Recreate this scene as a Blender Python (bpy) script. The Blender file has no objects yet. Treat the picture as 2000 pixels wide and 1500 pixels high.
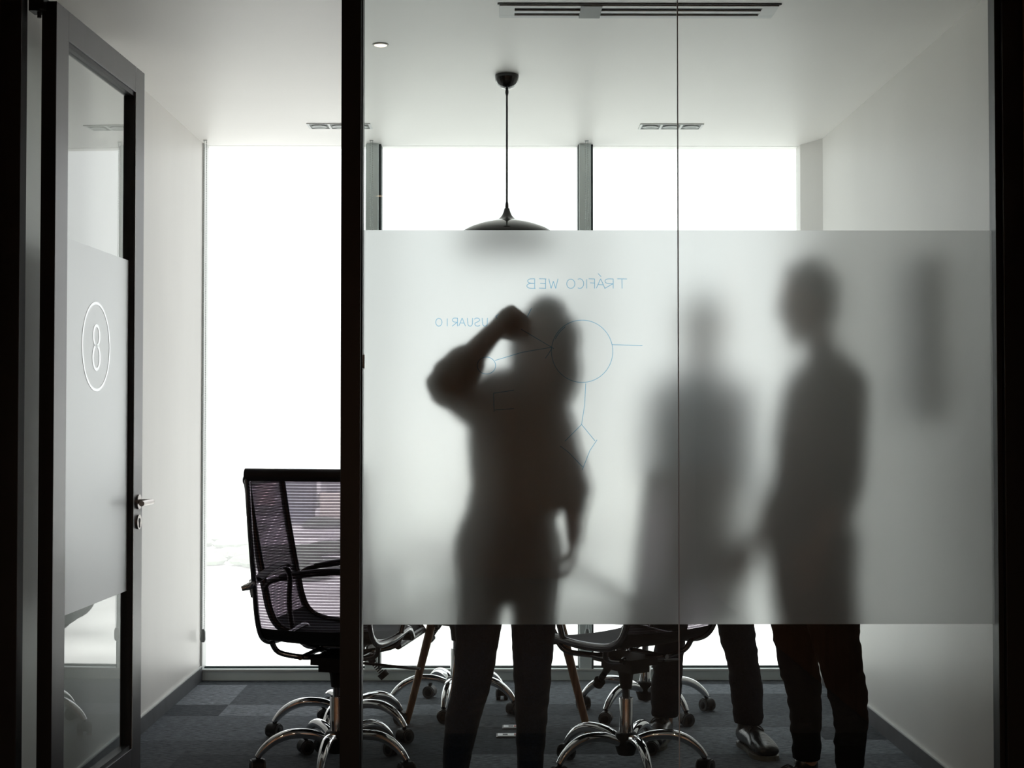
import bpy, bmesh, math, random
import numpy as np
from mathutils import Vector, Matrix, Quaternion
R = math.radians
PI = math.pi
SC = bpy.context.scene
COL = SC.collection
random.seed(7)

# ------------------------------------------------------------------ camera, light, exposure
H = 1.28                       # eye height
F = 2778.0                     # 50 mm lens on a 2000 px wide frame
cam_d = bpy.data.cameras.new('camera'); cam_d.sensor_width = 36.0; cam_d.lens = 50.0
cam_d.clip_start = 0.05; cam_d.clip_end = 20000
cam = bpy.data.objects.new('camera', cam_d); COL.objects.link(cam)
cam.location = (0, 0, H); cam.rotation_euler = (R(90 + 1.34), 0, R(-0.4125))
SC.camera = cam

SKY = 1.85
w = bpy.data.worlds.new('hazy_sky'); SC.world = w; w.use_nodes = True
nt = w.node_tree; nt.nodes.clear()
wo = nt.nodes.new('ShaderNodeOutputWorld'); bg = nt.nodes.new('ShaderNodeBackground')
tc = nt.nodes.new('ShaderNodeTexCoord'); sx = nt.nodes.new('ShaderNodeSeparateXYZ')
cr = nt.nodes.new('ShaderNodeValToRGB')
nt.links.new(tc.outputs['Generated'], sx.inputs[0]); nt.links.new(sx.outputs['Z'], cr.inputs[0])
cr.color_ramp.elements[0].position = 0.0; cr.color_ramp.elements[0].color = (1.0, 1.0, 0.995, 1)
cr.color_ramp.elements[1].position = 1.0; cr.color_ramp.elements[1].color = (0.93, 0.97, 1.0, 1)
nt.links.new(cr.outputs[0], bg.inputs[0]); bg.inputs[1].default_value = SKY
nt.links.new(bg.outputs[0], wo.inputs[0])

def area_light(name, loc, rot, sx_, sy_, energy=0, color=(1, 1, 1), portal=False):
    l = bpy.data.lights.new(name, 'AREA'); l.shape = 'RECTANGLE'; l.size = sx_; l.size_y = sy_
    l.energy = energy; l.color = color
    if portal: l.cycles.is_portal = True
    o = bpy.data.objects.new(name, l); o.location = loc; o.rotation_euler = rot; COL.objects.link(o)
    return o
# the window wall as a sampling portal for the sky (gives no light of its own)
area_light('window_portal', (0.01, 6.90, 1.31), (R(-90), 0, 0), 2.98, 2.56, portal=True)

# hazy sun high behind the building: it lights the city, not the room
sun = bpy.data.lights.new('sun', 'SUN'); sun.energy = 10.0; sun.angle = R(6); sun.color = (1.0, 0.985, 0.95)
so_ = bpy.data.objects.new('sun', sun); so_.rotation_euler = (R(38), 0, R(12)); COL.objects.link(so_)
SC.view_settings.view_transform = 'Standard'; SC.view_settings.look = 'None'
SC.view_settings.gamma = 1; SC.view_settings.use_curve_mapping = False
SC.view_settings.exposure = 0.02
cy = SC.cycles
cy.use_denoising = True
try: cy.denoiser = 'OPENIMAGEDENOISE'
except Exception: pass
cy.max_bounces = 12; cy.diffuse_bounces = 6; cy.glossy_bounces = 5; cy.transmission_bounces = 8
cy.transparent_max_bounces = 16; cy.volume_bounces = 1
cy.sample_clamp_indirect = 6.0
cy.caustics_refractive = True; cy.caustics_reflective = False

# ------------------------------------------------------------------ materials
def nodes(name):
    m = bpy.data.materials.new(name); m.use_nodes = True
    t = m.node_tree; t.nodes.clear()
    out = t.nodes.new('ShaderNodeOutputMaterial')
    return m, t, out

def mat(name, color, rough=0.6, metal=0.0, spec=0.5, noise=0.0, nscale=8.0, bump=0.0, bscale=60.0, coat=0.0, stretch=(1, 1, 1), sheen=0.0):
    m, t, out = nodes(name)
    b = t.nodes.new('ShaderNodeBsdfPrincipled'); t.links.new(b.outputs[0], out.inputs[0])
    b.inputs['Base Color'].default_value = (*color, 1); b.inputs['Roughness'].default_value = rough
    b.inputs['Metallic'].default_value = metal; b.inputs['Specular IOR Level'].default_value = spec
    b.inputs['Coat Weight'].default_value = coat; b.inputs['Sheen Weight'].default_value = sheen
    if noise or bump:
        c = t.nodes.new('ShaderNodeTexCoord'); mp = t.nodes.new('ShaderNodeMapping')
        mp.inputs['Scale'].default_value = stretch; t.links.new(c.outputs['Object'], mp.inputs[0])
    if noise:
        n = t.nodes.new('ShaderNodeTexNoise'); n.inputs['Scale'].default_value = nscale; n.inputs['Detail'].default_value = 5
        t.links.new(mp.outputs[0], n.inputs[0])
        r = t.nodes.new('ShaderNodeValToRGB')
        r.color_ramp.elements[0].position = 0.3; r.color_ramp.elements[1].position = 0.7
        r.color_ramp.elements[0].color = (*[max(0, x * (1 - noise)) for x in color], 1)
        r.color_ramp.elements[1].color = (*[min(1, x * (1 + noise)) for x in color], 1)
        t.links.new(n.outputs['Fac'], r.inputs[0]); t.links.new(r.outputs[0], b.inputs['Base Color'])
    if bump:
        n2 = t.nodes.new('ShaderNodeTexNoise'); n2.inputs['Scale'].default_value = bscale; n2.inputs['Detail'].default_value = 4
        t.links.new(mp.outputs[0], n2.inputs[0])
        bp = t.nodes.new('ShaderNodeBump'); bp.inputs['Strength'].default_value = bump; bp.inputs['Distance'].default_value = 0.01
        t.links.new(n2.outputs['Fac'], bp.inputs['Height']); t.links.new(bp.outputs[0], b.inputs['Normal'])
    return m

def glass_mat(name, tint, refl=1.6):
    """clear architectural glass: tinted pass-through plus a Fresnel reflection on the outer faces"""
    m, t, out = nodes(name)
    tr = t.nodes.new('ShaderNodeBsdfTransparent'); tr.inputs[0].default_value = (*tint, 1)
    gl = t.nodes.new('ShaderNodeBsdfGlossy'); gl.inputs['Roughness'].default_value = 0.0
    fr = t.nodes.new('ShaderNodeFresnel'); fr.inputs[0].default_value = 1.5
    ge = t.nodes.new('ShaderNodeNewGeometry')
    inv = t.nodes.new('ShaderNodeMath'); inv.operation = 'SUBTRACT'; inv.inputs[0].default_value = refl
    bf = t.nodes.new('ShaderNodeMath'); bf.operation = 'MULTIPLY'; bf.inputs[1].default_value = refl
    t.links.new(ge.outputs['Backfacing'], bf.inputs[0]); t.links.new(bf.outputs[0], inv.inputs[1])
    mu = t.nodes.new('ShaderNodeMath'); mu.operation = 'MULTIPLY'; mu.use_clamp = True
    t.links.new(fr.outputs[0], mu.inputs[0]); t.links.new(inv.outputs[0], mu.inputs[1])
    mx = t.nodes.new('ShaderNodeMixShader'); t.links.new(mu.outputs[0], mx.inputs[0])
    t.links.new(tr.outputs[0], mx.inputs[1]); t.links.new(gl.outputs[0], mx.inputs[2])
    t.links.new(mx.outputs[0], out.inputs[0])
    return m

def film_rough(name, tint, r_narrow, r_wide, wide, haze, white=0.0, sheen=0.0):
    m, t, out = nodes(name)
    a = t.nodes.new('ShaderNodeBsdfRefraction'); b = t.nodes.new('ShaderNodeBsdfRefraction')
    for s, r in ((a, r_narrow), (b, r_wide)):
        s.inputs['Color'].default_value = (*tint, 1); s.inputs['Roughness'].default_value = r; s.inputs['IOR'].default_value = 1.45
        s.distribution = 'GGX' if r == r_wide else 'BECKMANN'
    mx = t.nodes.new('ShaderNodeMixShader'); mx.inputs[0].default_value = wide
    t.links.new(a.outputs[0], mx.inputs[1]); t.links.new(b.outputs[0], mx.inputs[2])
    tl = t.nodes.new('ShaderNodeBsdfTranslucent'); tl.inputs[0].default_value = (0.9, 0.9, 0.88, 1)
    m2 = t.nodes.new('ShaderNodeMixShader'); m2.inputs[0].default_value = haze
    t.links.new(mx.outputs[0], m2.inputs[1]); t.links.new(tl.outputs[0], m2.inputs[2])
    df = t.nodes.new('ShaderNodeBsdfDiffuse'); df.inputs[0].default_value = (0.88, 0.89, 0.88, 1)
    m3 = t.nodes.new('ShaderNodeMixShader'); m3.inputs[0].default_value = white
    t.links.new(m2.outputs[0], m3.inputs[1]); t.links.new(df.outputs[0], m3.inputs[2])
    gs = t.nodes.new('ShaderNodeBsdfGlossy'); gs.inputs['Roughness'].default_value = 0.5; gs.inputs[0].default_value = (.95, .97, .98, 1)
    m4 = t.nodes.new('ShaderNodeMixShader'); m4.inputs[0].default_value = sheen
    t.links.new(m3.outputs[0], m4.inputs[1]); t.links.new(gs.outputs[0], m4.inputs[2])
    t.links.new((m4 if sheen else m3).outputs[0], out.inputs[0])
    return m

def film_front(name):
    m, t, out = nodes(name)
    a = t.nodes.new('ShaderNodeBsdfRefraction'); a.inputs['Roughness'].default_value = 0.0; a.inputs['IOR'].default_value = 1.45
    g = t.nodes.new('ShaderNodeBsdfGlossy'); g.inputs['Roughness'].default_value = 0.35
    mx = t.nodes.new('ShaderNodeMixShader'); mx.inputs[0].default_value = 0.03
    t.links.new(a.outputs[0], mx.inputs[1]); t.links.new(g.outputs[0], mx.inputs[2]); t.links.new(mx.outputs[0], out.inputs[0])
    return m

def ink_mat(name, c):
    m, t, out = nodes(name)
    tr = t.nodes.new('ShaderNodeBsdfTransparent'); tr.inputs[0].default_value = (*c, 1)
    d = t.nodes.new('ShaderNodeBsdfDiffuse'); d.inputs[0].default_value = (c[0] * .4, c[1] * .5, c[2] * .8, 1)
    mx = t.nodes.new('ShaderNodeMixShader'); mx.inputs[0].default_value = 0.14
    t.links.new(tr.outputs[0], mx.inputs[1]); t.links.new(d.outputs[0], mx.inputs[2]); t.links.new(mx.outputs[0], out.inputs[0])
    return m

def mesh_fabric(name):
    """ribbed see-through office-chair netting: dark ribs across, violet grey weave between (UV v runs along the height in metres)"""
    m, t, out = nodes(name)
    uv = t.nodes.new('ShaderNodeUVMap'); s = t.nodes.new('ShaderNodeSeparateXYZ'); t.links.new(uv.outputs[0], s.inputs[0])
    def M(op, a, b=None, clamp=False):
        n = t.nodes.new('ShaderNodeMath'); n.operation = op; n.use_clamp = clamp
        for i, v in enumerate((a, b)):
            if v is None: continue
            if isinstance(v, (int, float)): n.inputs[i].default_value = v
            else: t.links.new(v, n.inputs[i])
        return n.outputs[0]
    fr = M('FRACT', M('MULTIPLY', s.outputs['Y'], 1 / 0.0105))
    slit = M('LESS_THAN', fr, 0.13)                       # open slit between two ribs
    tr1 = t.nodes.new('ShaderNodeBsdfTransparent'); tr1.inputs[0].default_value = (0.70, 0.66, 0.71, 1)
    tr2 = t.nodes.new('ShaderNodeBsdfTransparent'); tr2.inputs[0].default_value = (0.22, 0.19, 0.225, 1)
    d = t.nodes.new('ShaderNodeBsdfPrincipled'); d.inputs['Base Color'].default_value = (0.02, 0.02, 0.024, 1); d.inputs['Roughness'].default_value = 0.5
    weave = t.nodes.new('ShaderNodeMixShader'); weave.inputs[0].default_value = 0.46
    t.links.new(tr2.outputs[0], weave.inputs[1]); t.links.new(d.outputs[0], weave.inputs[2])
    mx = t.nodes.new('ShaderNodeMixShader'); t.links.new(slit, mx.inputs[0])
    t.links.new(weave.outputs[0], mx.inputs[1]); t.links.new(tr1.outputs[0], mx.inputs[2])
    t.links.new(mx.outputs[0], out.inputs[0])
    return m

def emit_mat(name, c, s):
    m, t, out = nodes(name)
    e = t.nodes.new('ShaderNodeEmission'); e.inputs[0].default_value = (*c, 1); e.inputs[1].default_value = s
    t.links.new(e.outputs[0], out.inputs[0]); return m

def carpet_mat(name, color):
    m, t, out = nodes(name)
    b = t.nodes.new('ShaderNodeBsdfPrincipled'); b.inputs['Roughness'].default_value = 0.95
    b.inputs['Specular IOR Level'].default_value = 0.1; b.inputs['Sheen Weight'].default_value = 0.08
    b.inputs['Sheen Tint'].default_value = (0.7, 0.8, 0.9, 1)
    t.links.new(b.outputs[0], out.inputs[0])
    ge = t.nodes.new('ShaderNodeNewGeometry'); mp = t.nodes.new('ShaderNodeMapping'); mp.inputs['Scale'].default_value = (28, 150, 60)
    t.links.new(ge.outputs['Position'], mp.inputs[0])
    n = t.nodes.new('ShaderNodeTexNoise'); n.inputs['Scale'].default_value = 1.0; n.inputs['Detail'].default_value = 6; n.inputs['Roughness'].default_value = 0.75
    t.links.new(mp.outputs[0], n.inputs[0])
    r = t.nodes.new('ShaderNodeValToRGB'); r.color_ramp.elements[0].position = 0.36; r.color_ramp.elements[1].position = 0.66
    r.color_ramp.elements[0].color = (*[x * 0.18 for x in color], 1); r.color_ramp.elements[1].color = (*[x * 2.0 for x in color], 1)
    t.links.new(n.outputs['Fac'], r.inputs[0]); t.links.new(r.outputs[0], b.inputs['Base Color'])
    bp = t.nodes.new('ShaderNodeBump'); bp.inputs['Strength'].default_value = 0.7; bp.inputs['Distance'].default_value = 0.004
    t.links.new(n.outputs['Fac'], bp.inputs['Height']); t.links.new(bp.outputs[0], b.inputs['Normal'])
    return m

M = dict(
    wall=mat('wall_paint', (0.70, 0.685, 0.655), 0.42, noise=0.035, nscale=2.2, bump=0.05, bscale=120, stretch=(1, 1, .35)),
    ceil=mat('ceiling_paint', (0.91, 0.89, 0.86), 0.46, 0.0, 1.0, noise=0.015, nscale=1.5),
    black=mat('black_anodised_metal', (0.006, 0.006, 0.007), 0.42, 0.0, 0.5, bump=0.02),
    bronze=mat('dark_bronze_metal', (0.05, 0.045, 0.05), 0.34, 0.15, 0.7, noise=0.1, nscale=20, stretch=(1, 1, .05)),
    bronze_in=mat('dark_rebate_metal', (0.012, 0.012, 0.014), 0.5),
    alu=mat('window_aluminium', (0.74, 0.81, 0.80), 0.45, 0.2, 0.5, noise=0.05, nscale=5),
    alu_dark=mat('window_gasket', (0.02, 0.035, 0.035), 0.6),
    base=mat('grey_skirting', (0.075, 0.078, 0.085), 0.4, noise=0.2, nscale=14),
    base_lip=mat('skirting_sealant', (0.6, 0.61, 0.6), 0.5),
    wood_wall=mat('corridor_wood', (0.33, 0.19, 0.115), 0.6, noise=0.25, nscale=3, stretch=(6, 6, .4)),
    corr_ceil=mat('corridor_ceiling', (0.25, 0.24, 0.23), 0.8),
    chrome=mat('chrome', (0.80, 0.81, 0.82), 0.07, 1.0),
    dchrome=mat('dark_chrome', (0.22, 0.22, 0.23), 0.14, 1.0),
    steel=mat('brushed_steel', (0.42, 0.39, 0.37), 0.3, 1.0),
    plastic=mat('black_plastic', (0.012, 0.012, 0.013), 0.55, 0.0, 0.3),
    rubber=mat('grey_caster_rubber', (0.05, 0.05, 0.052), 0.5),
    leather=mat('black_arm_pad', (0.02, 0.02, 0.024), 0.4),
    gloss=mat('black_gloss_enamel', (0.008, 0.011, 0.012), 0.12, coat=0.6),
    cable=mat('black_cable', (0.01, 0.012, 0.014), 0.5),
    white=mat('white_lacquer', (0.78, 0.78, 0.77), 0.35),
    fixture=mat('fixture_white', (0.72, 0.74, 0.73), 0.45),
    fix_in=mat('fixture_inside', (0.16, 0.18, 0.175), 0.55),
    reflector=mat('lamp_reflector', (0.40, 0.42, 0.415), 0.5, 0.3),
    slot=mat('diffuser_slot', (0.012, 0.010, 0.010), 0.6),
    wood=mat('beech_dowel', (0.30, 0.155, 0.075), 0.45, noise=0.3, nscale=12, stretch=(8, 8, .7)),
    skin=mat('skin_warm', (0.30, 0.155, 0.10), 0.5, noise=0.06, nscale=30),
    skin2=mat('skin_tan', (0.36, 0.19, 0.12), 0.5, noise=0.06, nscale=30),
    hair=mat('dark_hair', (0.012, 0.008, 0.006), 0.55, bump=0.5, bscale=90, stretch=(1, 1, .1)),
    jean1=mat('navy_denim', (0.007, 0.015, 0.034), 0.9, 0.0, 0.15, noise=0.3, nscale=160, bump=0.3, bscale=300, sheen=0.1),
    jean2=mat('black_trouser', (0.004, 0.004, 0.0045), 0.9, 0.0, 0.12, bump=0.25, bscale=200),
    jean3=mat('charcoal_denim', (0.011, 0.014, 0.021), 0.9, 0.0, 0.15, noise=0.3, nscale=160, bump=0.3, bscale=300),
    top1=mat('brown_grey_knit', (0.13, 0.105, 0.09), 0.9, bump=0.3, bscale=150),
    shirt2=mat('dark_taupe_shirt', (0.05, 0.042, 0.040), 0.85, bump=0.2, bscale=120),
    shirt3=mat('blue_grey_shirt', (0.13, 0.27, 0.43), 0.85, bump=0.2, bscale=120),
    shoe=mat('black_shoe_leather', (0.010, 0.009, 0.009), 0.28, bump=0.25, bscale=70, coat=0.3),
    sole=mat('grey_shoe_sole', (0.13, 0.12, 0.10), 0.6),
    bracelet=mat('pale_bead_bracelet', (0.55, 0.5, 0.42), 0.4),
    eye=mat('eye_white', (0.6, 0.6, 0.6), 0.2),
    lip=mat('lip', (0.25, 0.08, 0.07), 0.5),
    screen=mat('tv_screen', (0.01, 0.01, 0.011), 0.25),
    chain=mat('bead_chain_steel', (0.35, 0.38, 0.37), 0.35, 0.5),
    weight=mat('chain_weight_grey', (0.22, 0.24, 0.24), 0.4),
    outlet=mat('outlet_plate', (0.7, 0.7, 0.72), 0.4),
    red=mat('red_plastic', (0.35, 0.05, 0.04), 0.5),
    grey_pl=mat('grey_outlet', (0.12, 0.12, 0.13), 0.5),
    net=mesh_fabric('ribbed_chair_net'),
    seatnet=mat('seat_net', (0.018, 0.021, 0.026), 0.7, 0.0, 0.15, bump=0.35, bscale=1.0, stretch=(1, 420, 1)),
    glass=glass_mat('clear_partition_glass', (0.95, 0.97, 0.963), 1.3),
    doorglass=glass_mat('clear_door_glass', (0.92, 0.95, 0.94), 1.7),
    winglass=glass_mat('window_glass', (0.98, 0.99, 0.985), 0.8),
    film=film_rough('frosted_film_matt_side', (0.68, 0.685, 0.685), 0.36, 0.52, 0.26, 0.19, 0.05),
    film_d=film_rough('door_film', (0.8, 0.81, 0.81), 0.5, 0.9, 0.5, 0.35, 0.60, 0.5),
    film_n=film_rough('cut_numeral', (0.8, 0.81, 0.81), 0.5, 0.9, 0.5, 0.35, 0.60, 0.9),
    film_f=film_front('frosted_film_glossy_side'),
    ink=ink_mat('blue_marker_ink', (0.42, 0.75, 1.0)),
    vinyl=mat('white_vinyl', (0.85, 0.88, 0.88), 0.6),
    silicone=mat('seam_silicone', (0.42, 0.40, 0.43), 0.5),
    glow=emit_mat('warm_lamp_glow', (1.0, 0.80, 0.62), 3.0),
    glow2=emit_mat('corridor_lamp_glow', (1.0, 0.72, 0.45), 6.0),
    marker=mat('marker_body', (0.02, 0.03, 0.06), 0.35),
    marker_w=mat('marker_label', (0.7, 0.7, 0.68), 0.4),
)
CARPET = [carpet_mat('carpet_' + n, c) for n, c in (('slate', (0.095, 0.104, 0.115)), ('charcoal', (0.052, 0.057, 0.064)), ('ash', (0.15, 0.163, 0.18)), ('graphite', (0.072, 0.079, 0.088)))]

# ------------------------------------------------------------------ mesh helpers
class MB:
    def __init__(s): s.v = []; s.f = []; s.mi = []; s.uv = {}
    def add(s, vs, fs, mi=0):
        n = len(s.v); s.v += [tuple(v) for v in vs]
        for f in fs: s.f.append(tuple(i + n for i in f)); s.mi.append(mi)
        return n
    def box(s, x0, x1, y0, y1, z0, z1, mi=0):
        return s.add([(x0,y0,z0),(x1,y0,z0),(x1,y1,z0),(x0,y1,z0),(x0,y0,z1),(x1,y0,z1),(x1,y1,z1),(x0,y1,z1)],
              [(0,3,2,1),(4,5,6,7),(0,1,5,4),(1,2,6,5),(2,3,7,6),(3,0,4,7)], mi)
    def tube(s, pts, rad, n=12, side=None, caps=True, mi=0):
        """swept elliptical tube; rad: float | list of float | list of (a,b)"""
        P = [Vector(p) for p in pts]; k = len(P)
        if not isinstance(rad, (list, tuple)): rad = [rad] * k
        rad = [(r, r) if not isinstance(r, (list, tuple)) else r for r in rad]
        T = []
        for i in range(k):
            d = (P[min(i+1, k-1)] - P[max(i-1, 0)]); T.append(d.normalized())
        ref = Vector(side) if side is not None else (Vector((0, 0, 1)) if abs(T[0].z) < .9 else Vector((1, 0, 0)))
        vs = []; prev = None
        for i in range(k):
            t = T[i]; base = ref if (side is not None or prev is None) else prev
            u = (base - t * base.dot(t))
            if u.length < 1e-5: u = t.orthogonal()
            u.normalize(); prev = u; w_ = t.cross(u)
            for j in range(n):
                a = 2 * PI * j / n
                vs.append(P[i] + u * (rad[i][0] * math.cos(a)) + w_ * (rad[i][1] * math.sin(a)))
        fs = []
        for i in range(k - 1):
            for j in range(n):
                fs.append((i*n+j, i*n+(j+1) % n, (i+1)*n+(j+1) % n, (i+1)*n+j))
        if caps:
            fs.append(tuple(range(n))[::-1]); fs.append(tuple((k-1)*n+j for j in range(n)))
        s.add(vs, fs, mi)
    def lathe(s, prof, cx=0, cy=0, n=32, mi=0, closed=False):
        vs = []
        for r, z in prof:
            for j in range(n):
                a = 2*PI*j/n; vs.append((cx + r*math.cos(a), cy + r*math.sin(a), z))
        k = len(prof); fs = []
        for i in range(k - 1 + (1 if closed else 0)):
            for j in range(n):
                i2 = (i + 1) % k
                fs.append((i*n+j, i*n+(j+1) % n, i2*n+(j+1) % n, i2*n+j))
        if not closed:
            fs.append(tuple(range(n))[::-1]); fs.append(tuple((k-1)*n+j for j in range(n)))
        s.add(vs, fs, mi)
    def cyl(s, p0, p1, r, n=16, mi=0, r2=None): s.tube([p0, p1], [r, r if r2 is None else r2], n, mi=mi)
    def xf(s, mtx): s.v = [tuple(mtx @ Vector(v)) for v in s.v]; return s
    def mesh(s, name, mats, smooth=False, fix=True):
        me = bpy.data.meshes.new(name); me.from_pydata(s.v, [], s.f)
        if not isinstance(mats, (list, tuple)): mats = [mats]
        for m_ in mats: me.materials.append(m_)
        me.polygons.foreach_set('material_index', s.mi)
        if fix:
            bm = bmesh.new(); bm.from_mesh(me); bmesh.ops.recalc_face_normals(bm, faces=bm.faces); bm.to_mesh(me); bm.free()
        if smooth:
            me.polygons.foreach_set('use_smooth', [True] * len(me.polygons))
            try: me.set_sharp_from_angle(angle=R(smooth if smooth is not True else 40))
            except Exception: pass
        me.update(); return me

def link(name, me, parent=None, loc=(0, 0, 0), rotz=0.0, label=None, kind=None):
    o = bpy.data.objects.new(name, me); COL.objects.link(o)
    o.location = loc; o.rotation_euler = (0, 0, rotz)
    if parent is not None: o.parent = parent
    if label: o['label'] = label
    if kind: o['kind'] = kind
    return o
def build(mb, name, mats, parent=None, smooth=False, label=None, kind=None, bevel=0, loc=(0,0,0), rotz=0.0):
    o = link(name, mb.mesh(name, mats, smooth), parent, loc, rotz, label, kind)
    if bevel:
        b = o.modifiers.new('bevel', 'BEVEL'); b.width = bevel; b.segments = 2; b.limit_method = 'ANGLE'
    return o
def bx(name, m, x0, x1, y0, y1, z0, z1, parent=None, bevel=0, **k):
    b = MB(); b.box(x0, x1, y0, y1, z0, z1); return build(b, name, m, parent, bevel=bevel, **k)
def tag(o, label, cat=None, group=None, kind=None):
    o['label'] = label
    if cat: o['category'] = cat
    if group: o['group'] = group
    if kind: o['kind'] = kind
    return o
def empty(name, loc=(0, 0, 0), rotz=0.0):
    o = bpy.data.objects.new(name, None); COL.objects.link(o); o.location = loc; o.rotation_euler = (0, 0, rotz)
    o.empty_display_size = 0.1; return o
def cat_rom(pts, n=5):
    P = [Vector(p) for p in pts]; out = []
    for i in range(len(P) - 1):
        a, b, c, d = P[max(i-1, 0)], P[i], P[i+1], P[min(i+2, len(P)-1)]
        for k in range(n):
            t = k / n
            out.append(0.5 * ((2*b) + (c-a)*t + (2*a-5*b+4*c-d)*t*t + (3*b-a-3*c+d)*t**3))
    out.append(P[-1]); return out

# ------------------------------------------------------------------ room shell
GY = 4.216        # partition plane (room side of the glass)
WY = 6.97         # window plane
XL, XR = -1.466, 1.545
CH = 2.623        # ceiling height

def struct(o, label=None):
    o['kind'] = 'structure'
    if label: o['label'] = label
    return o

struct(bx('wall_left', M['wall'], XL - .12, XL, GY - .03, WY + .12, -.05, CH + .1), 'off-white painted left wall of the meeting room')
struct(bx('wall_right', M['wall'], XR, XR + .12, GY - .03, WY + .12, -.05, CH + .1), 'off-white painted right wall of the meeting room')
struct(bx('ceiling', M['ceil'], XL - .12, XR + .12, GY - .03, WY + .12, CH, CH + .12), 'smooth white meeting room ceiling')

# floor: slab plus individual carpet planks, 1.0 x 0.25 m laid across the room
fl = MB(); fl.box(XL - .16, XR + .14, -3.05, WY + .12, -.12, -.008)
floor = struct(build(fl, 'floor', M['grey_pl']), 'dark grey carpet tile floor in mixed shades')
pm = MB(); pm.box(-.4995, .4995, -.1245, .1245, -.008, 0.0)
plank_me = [pm.mesh('carpet_tile', c) for c in CARPET]
edge_y = 5.67      # a seam seen in the photograph
shade_rows = {}
random.seed(21)
rows = range(-13, 6)
last = None
for r_ in rows:
    y0 = edge_y + r_ * .235
    off = random.choice((0, .25, .5, .75))
    x = XL - off
    while x < XR:
        xa, xb = max(x, XL - .02), min(x + 1.0, XR + .02)
        if xb - xa > .04:
            sh = random.choice([0, 1, 2, 3, 3, 0, 1])
            if sh == last: sh = (sh + 1) % 4
            last = sh
            y1 = min(y0 + .235, WY)
            if y1 - y0 > .03:
                o = link('carpet_tile', plank_me[sh], floor, ((xa + xb) / 2, (y0 + y1) / 2, 0))
                o.scale = ((xb - xa) / 1.0, (y1 - y0) / .25, 1)
        x += 1.0

def skirting(name, xw, sgn):
    t = MB(); t.box(min(xw, xw + sgn * .012), max(xw, xw + sgn * .012), GY + .04, WY - .02, 0.0, .066)
    o = build(t, name, M['base']); struct(o, 'dark grey skirting board')
    l = MB(); l.box(min(xw, xw + sgn * .010), max(xw, xw + sgn * .010), GY + .04, WY - .02, .066, .071)
    build(l, 'sealant_bead', M['base_lip'], o)
skirting('baseboard_left', XL, 1); skirting('baseboard_right', XR, -1)

# window wall: three full-height panes, aluminium mullions, low sill rail
def window_wall():
    MX = [-.665, -.605, .379, .437]
    fr = empty('wall_back', (0, WY, 0)); struct(fr, 'full-height window wall with grey aluminium frames')
    def part(nm, x0, x1, y0, y1, z0, z1, m='alu', bev=.002, **k):
        return bx(nm, M[m], x0, x1, y0 - WY, y1 - WY, z0, z1, fr, bevel=bev, **k)
    part('sill_rail', XL, XR, WY - .02, WY + .08, 0, .052)
    part('sill_lip', XL, XR, WY - .026, WY - .02, .045, .056, 'base_lip')
    for a, b in ((MX[0], MX[1]), (MX[2], MX[3])):
        part('mullion', a, b, WY - .02, WY + .08, .05, CH)
        part('gasket', b, b + .012, WY + .0, WY + .08, .05, CH, 'alu_dark')
        part('gasket', a - .004, a, WY + .0, WY + .08, .05, CH, 'alu_dark')
    part('jamb', XL, XL + .010, WY - .015, WY + .08, .05, CH, 'fixture')
    pr = MB(); pr.add([(XR - .075, .0, 0), (XR, -.16, 0), (XR, .1, 0), (XR - .075, .1, 0), (XR - .075, .0, CH), (XR, -.16, CH), (XR, .1, CH), (XR - .075, .1, CH)],
                      [(3,2,1,0),(4,5,6,7),(0,1,5,4),(1,2,6,5),(2,3,7,6),(3,0,4,7)])
    build(pr, 'wall_pier', M['wall'], fr)  # pier front splayed in shape so it takes grazing sky light
    for i, (a, b) in enumerate(((XL + .012, MX[0]), (MX[1] + .012, MX[2]), (MX[3] + .012, XR - .075))):
        win = struct(bx('window_%d' % (i + 1), M['winglass'], a, b, WY + .040, WY + .052, .054, CH), 'tall window pane overlooking the hazy city')
        g = MB()
        g.box(a, b, WY + .03, WY + .056, .052, .060)
        build(g, 'glazing_seal', M['alu_dark'], win)
window_wall()

# blind chains
def bead_chain(x, y, zlow, label, wlabel=True, gap=.012):
    t = empty('blind_chain', (x, y, zlow)); tag(t, label, 'blind chain', 'bead chains hanging in front of the window wall')
    top = CH - zlow
    b = MB()
    for s in (-1, 1):
        n = int((top - .06) / .0085)
        for i in range(n):
            z = .06 + i * .0085 + (.004 if s > 0 else 0); r = .0026; cx_ = s * gap / 2
            b.add([(cx_ + r, 0, z), (cx_, r, z), (cx_ - r, 0, z), (cx_, -r, z), (cx_, 0, z + r * 1.3), (cx_, 0, z - r * 1.3)],
                  [(0,1,4),(1,2,4),(2,3,4),(3,0,4),(1,0,5),(2,1,5),(3,2,5),(0,3,5)])
        b.tube([(s*gap/2, 0, .05), (s*gap/2, 0, top)], .0007, 4)
    build(b, 'bead_string', M['chain'], t, kind='stuff')
    wt = MB(); wt.tube([(0, 0, .0), (0, 0, .012), (0, 0, .05), (0, 0, .062)], [(.008, .006), (.013, .009), (.012, .009), (.007, .006)], 16, side=(1, 0, 0))
    build(wt, 'chain_weight', M['weight'], t, True)
    hk = MB(); hk.box(-.009, .009, -.004, .004, top - .005, top)
    build(hk, 'chain_bracket', M['fixture'], t)
bead_chain(XL + .03, WY - .10, .20, 'steel bead chain hanging in the left corner beside the open window bay')
bead_chain(-.632, WY - .10, .20, 'steel bead chain hanging before the window mullion beside the black post')
bead_chain(.412, WY - .10, .20, 'steel bead chain hanging before the mullion right of the pendant lamp')

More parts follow.
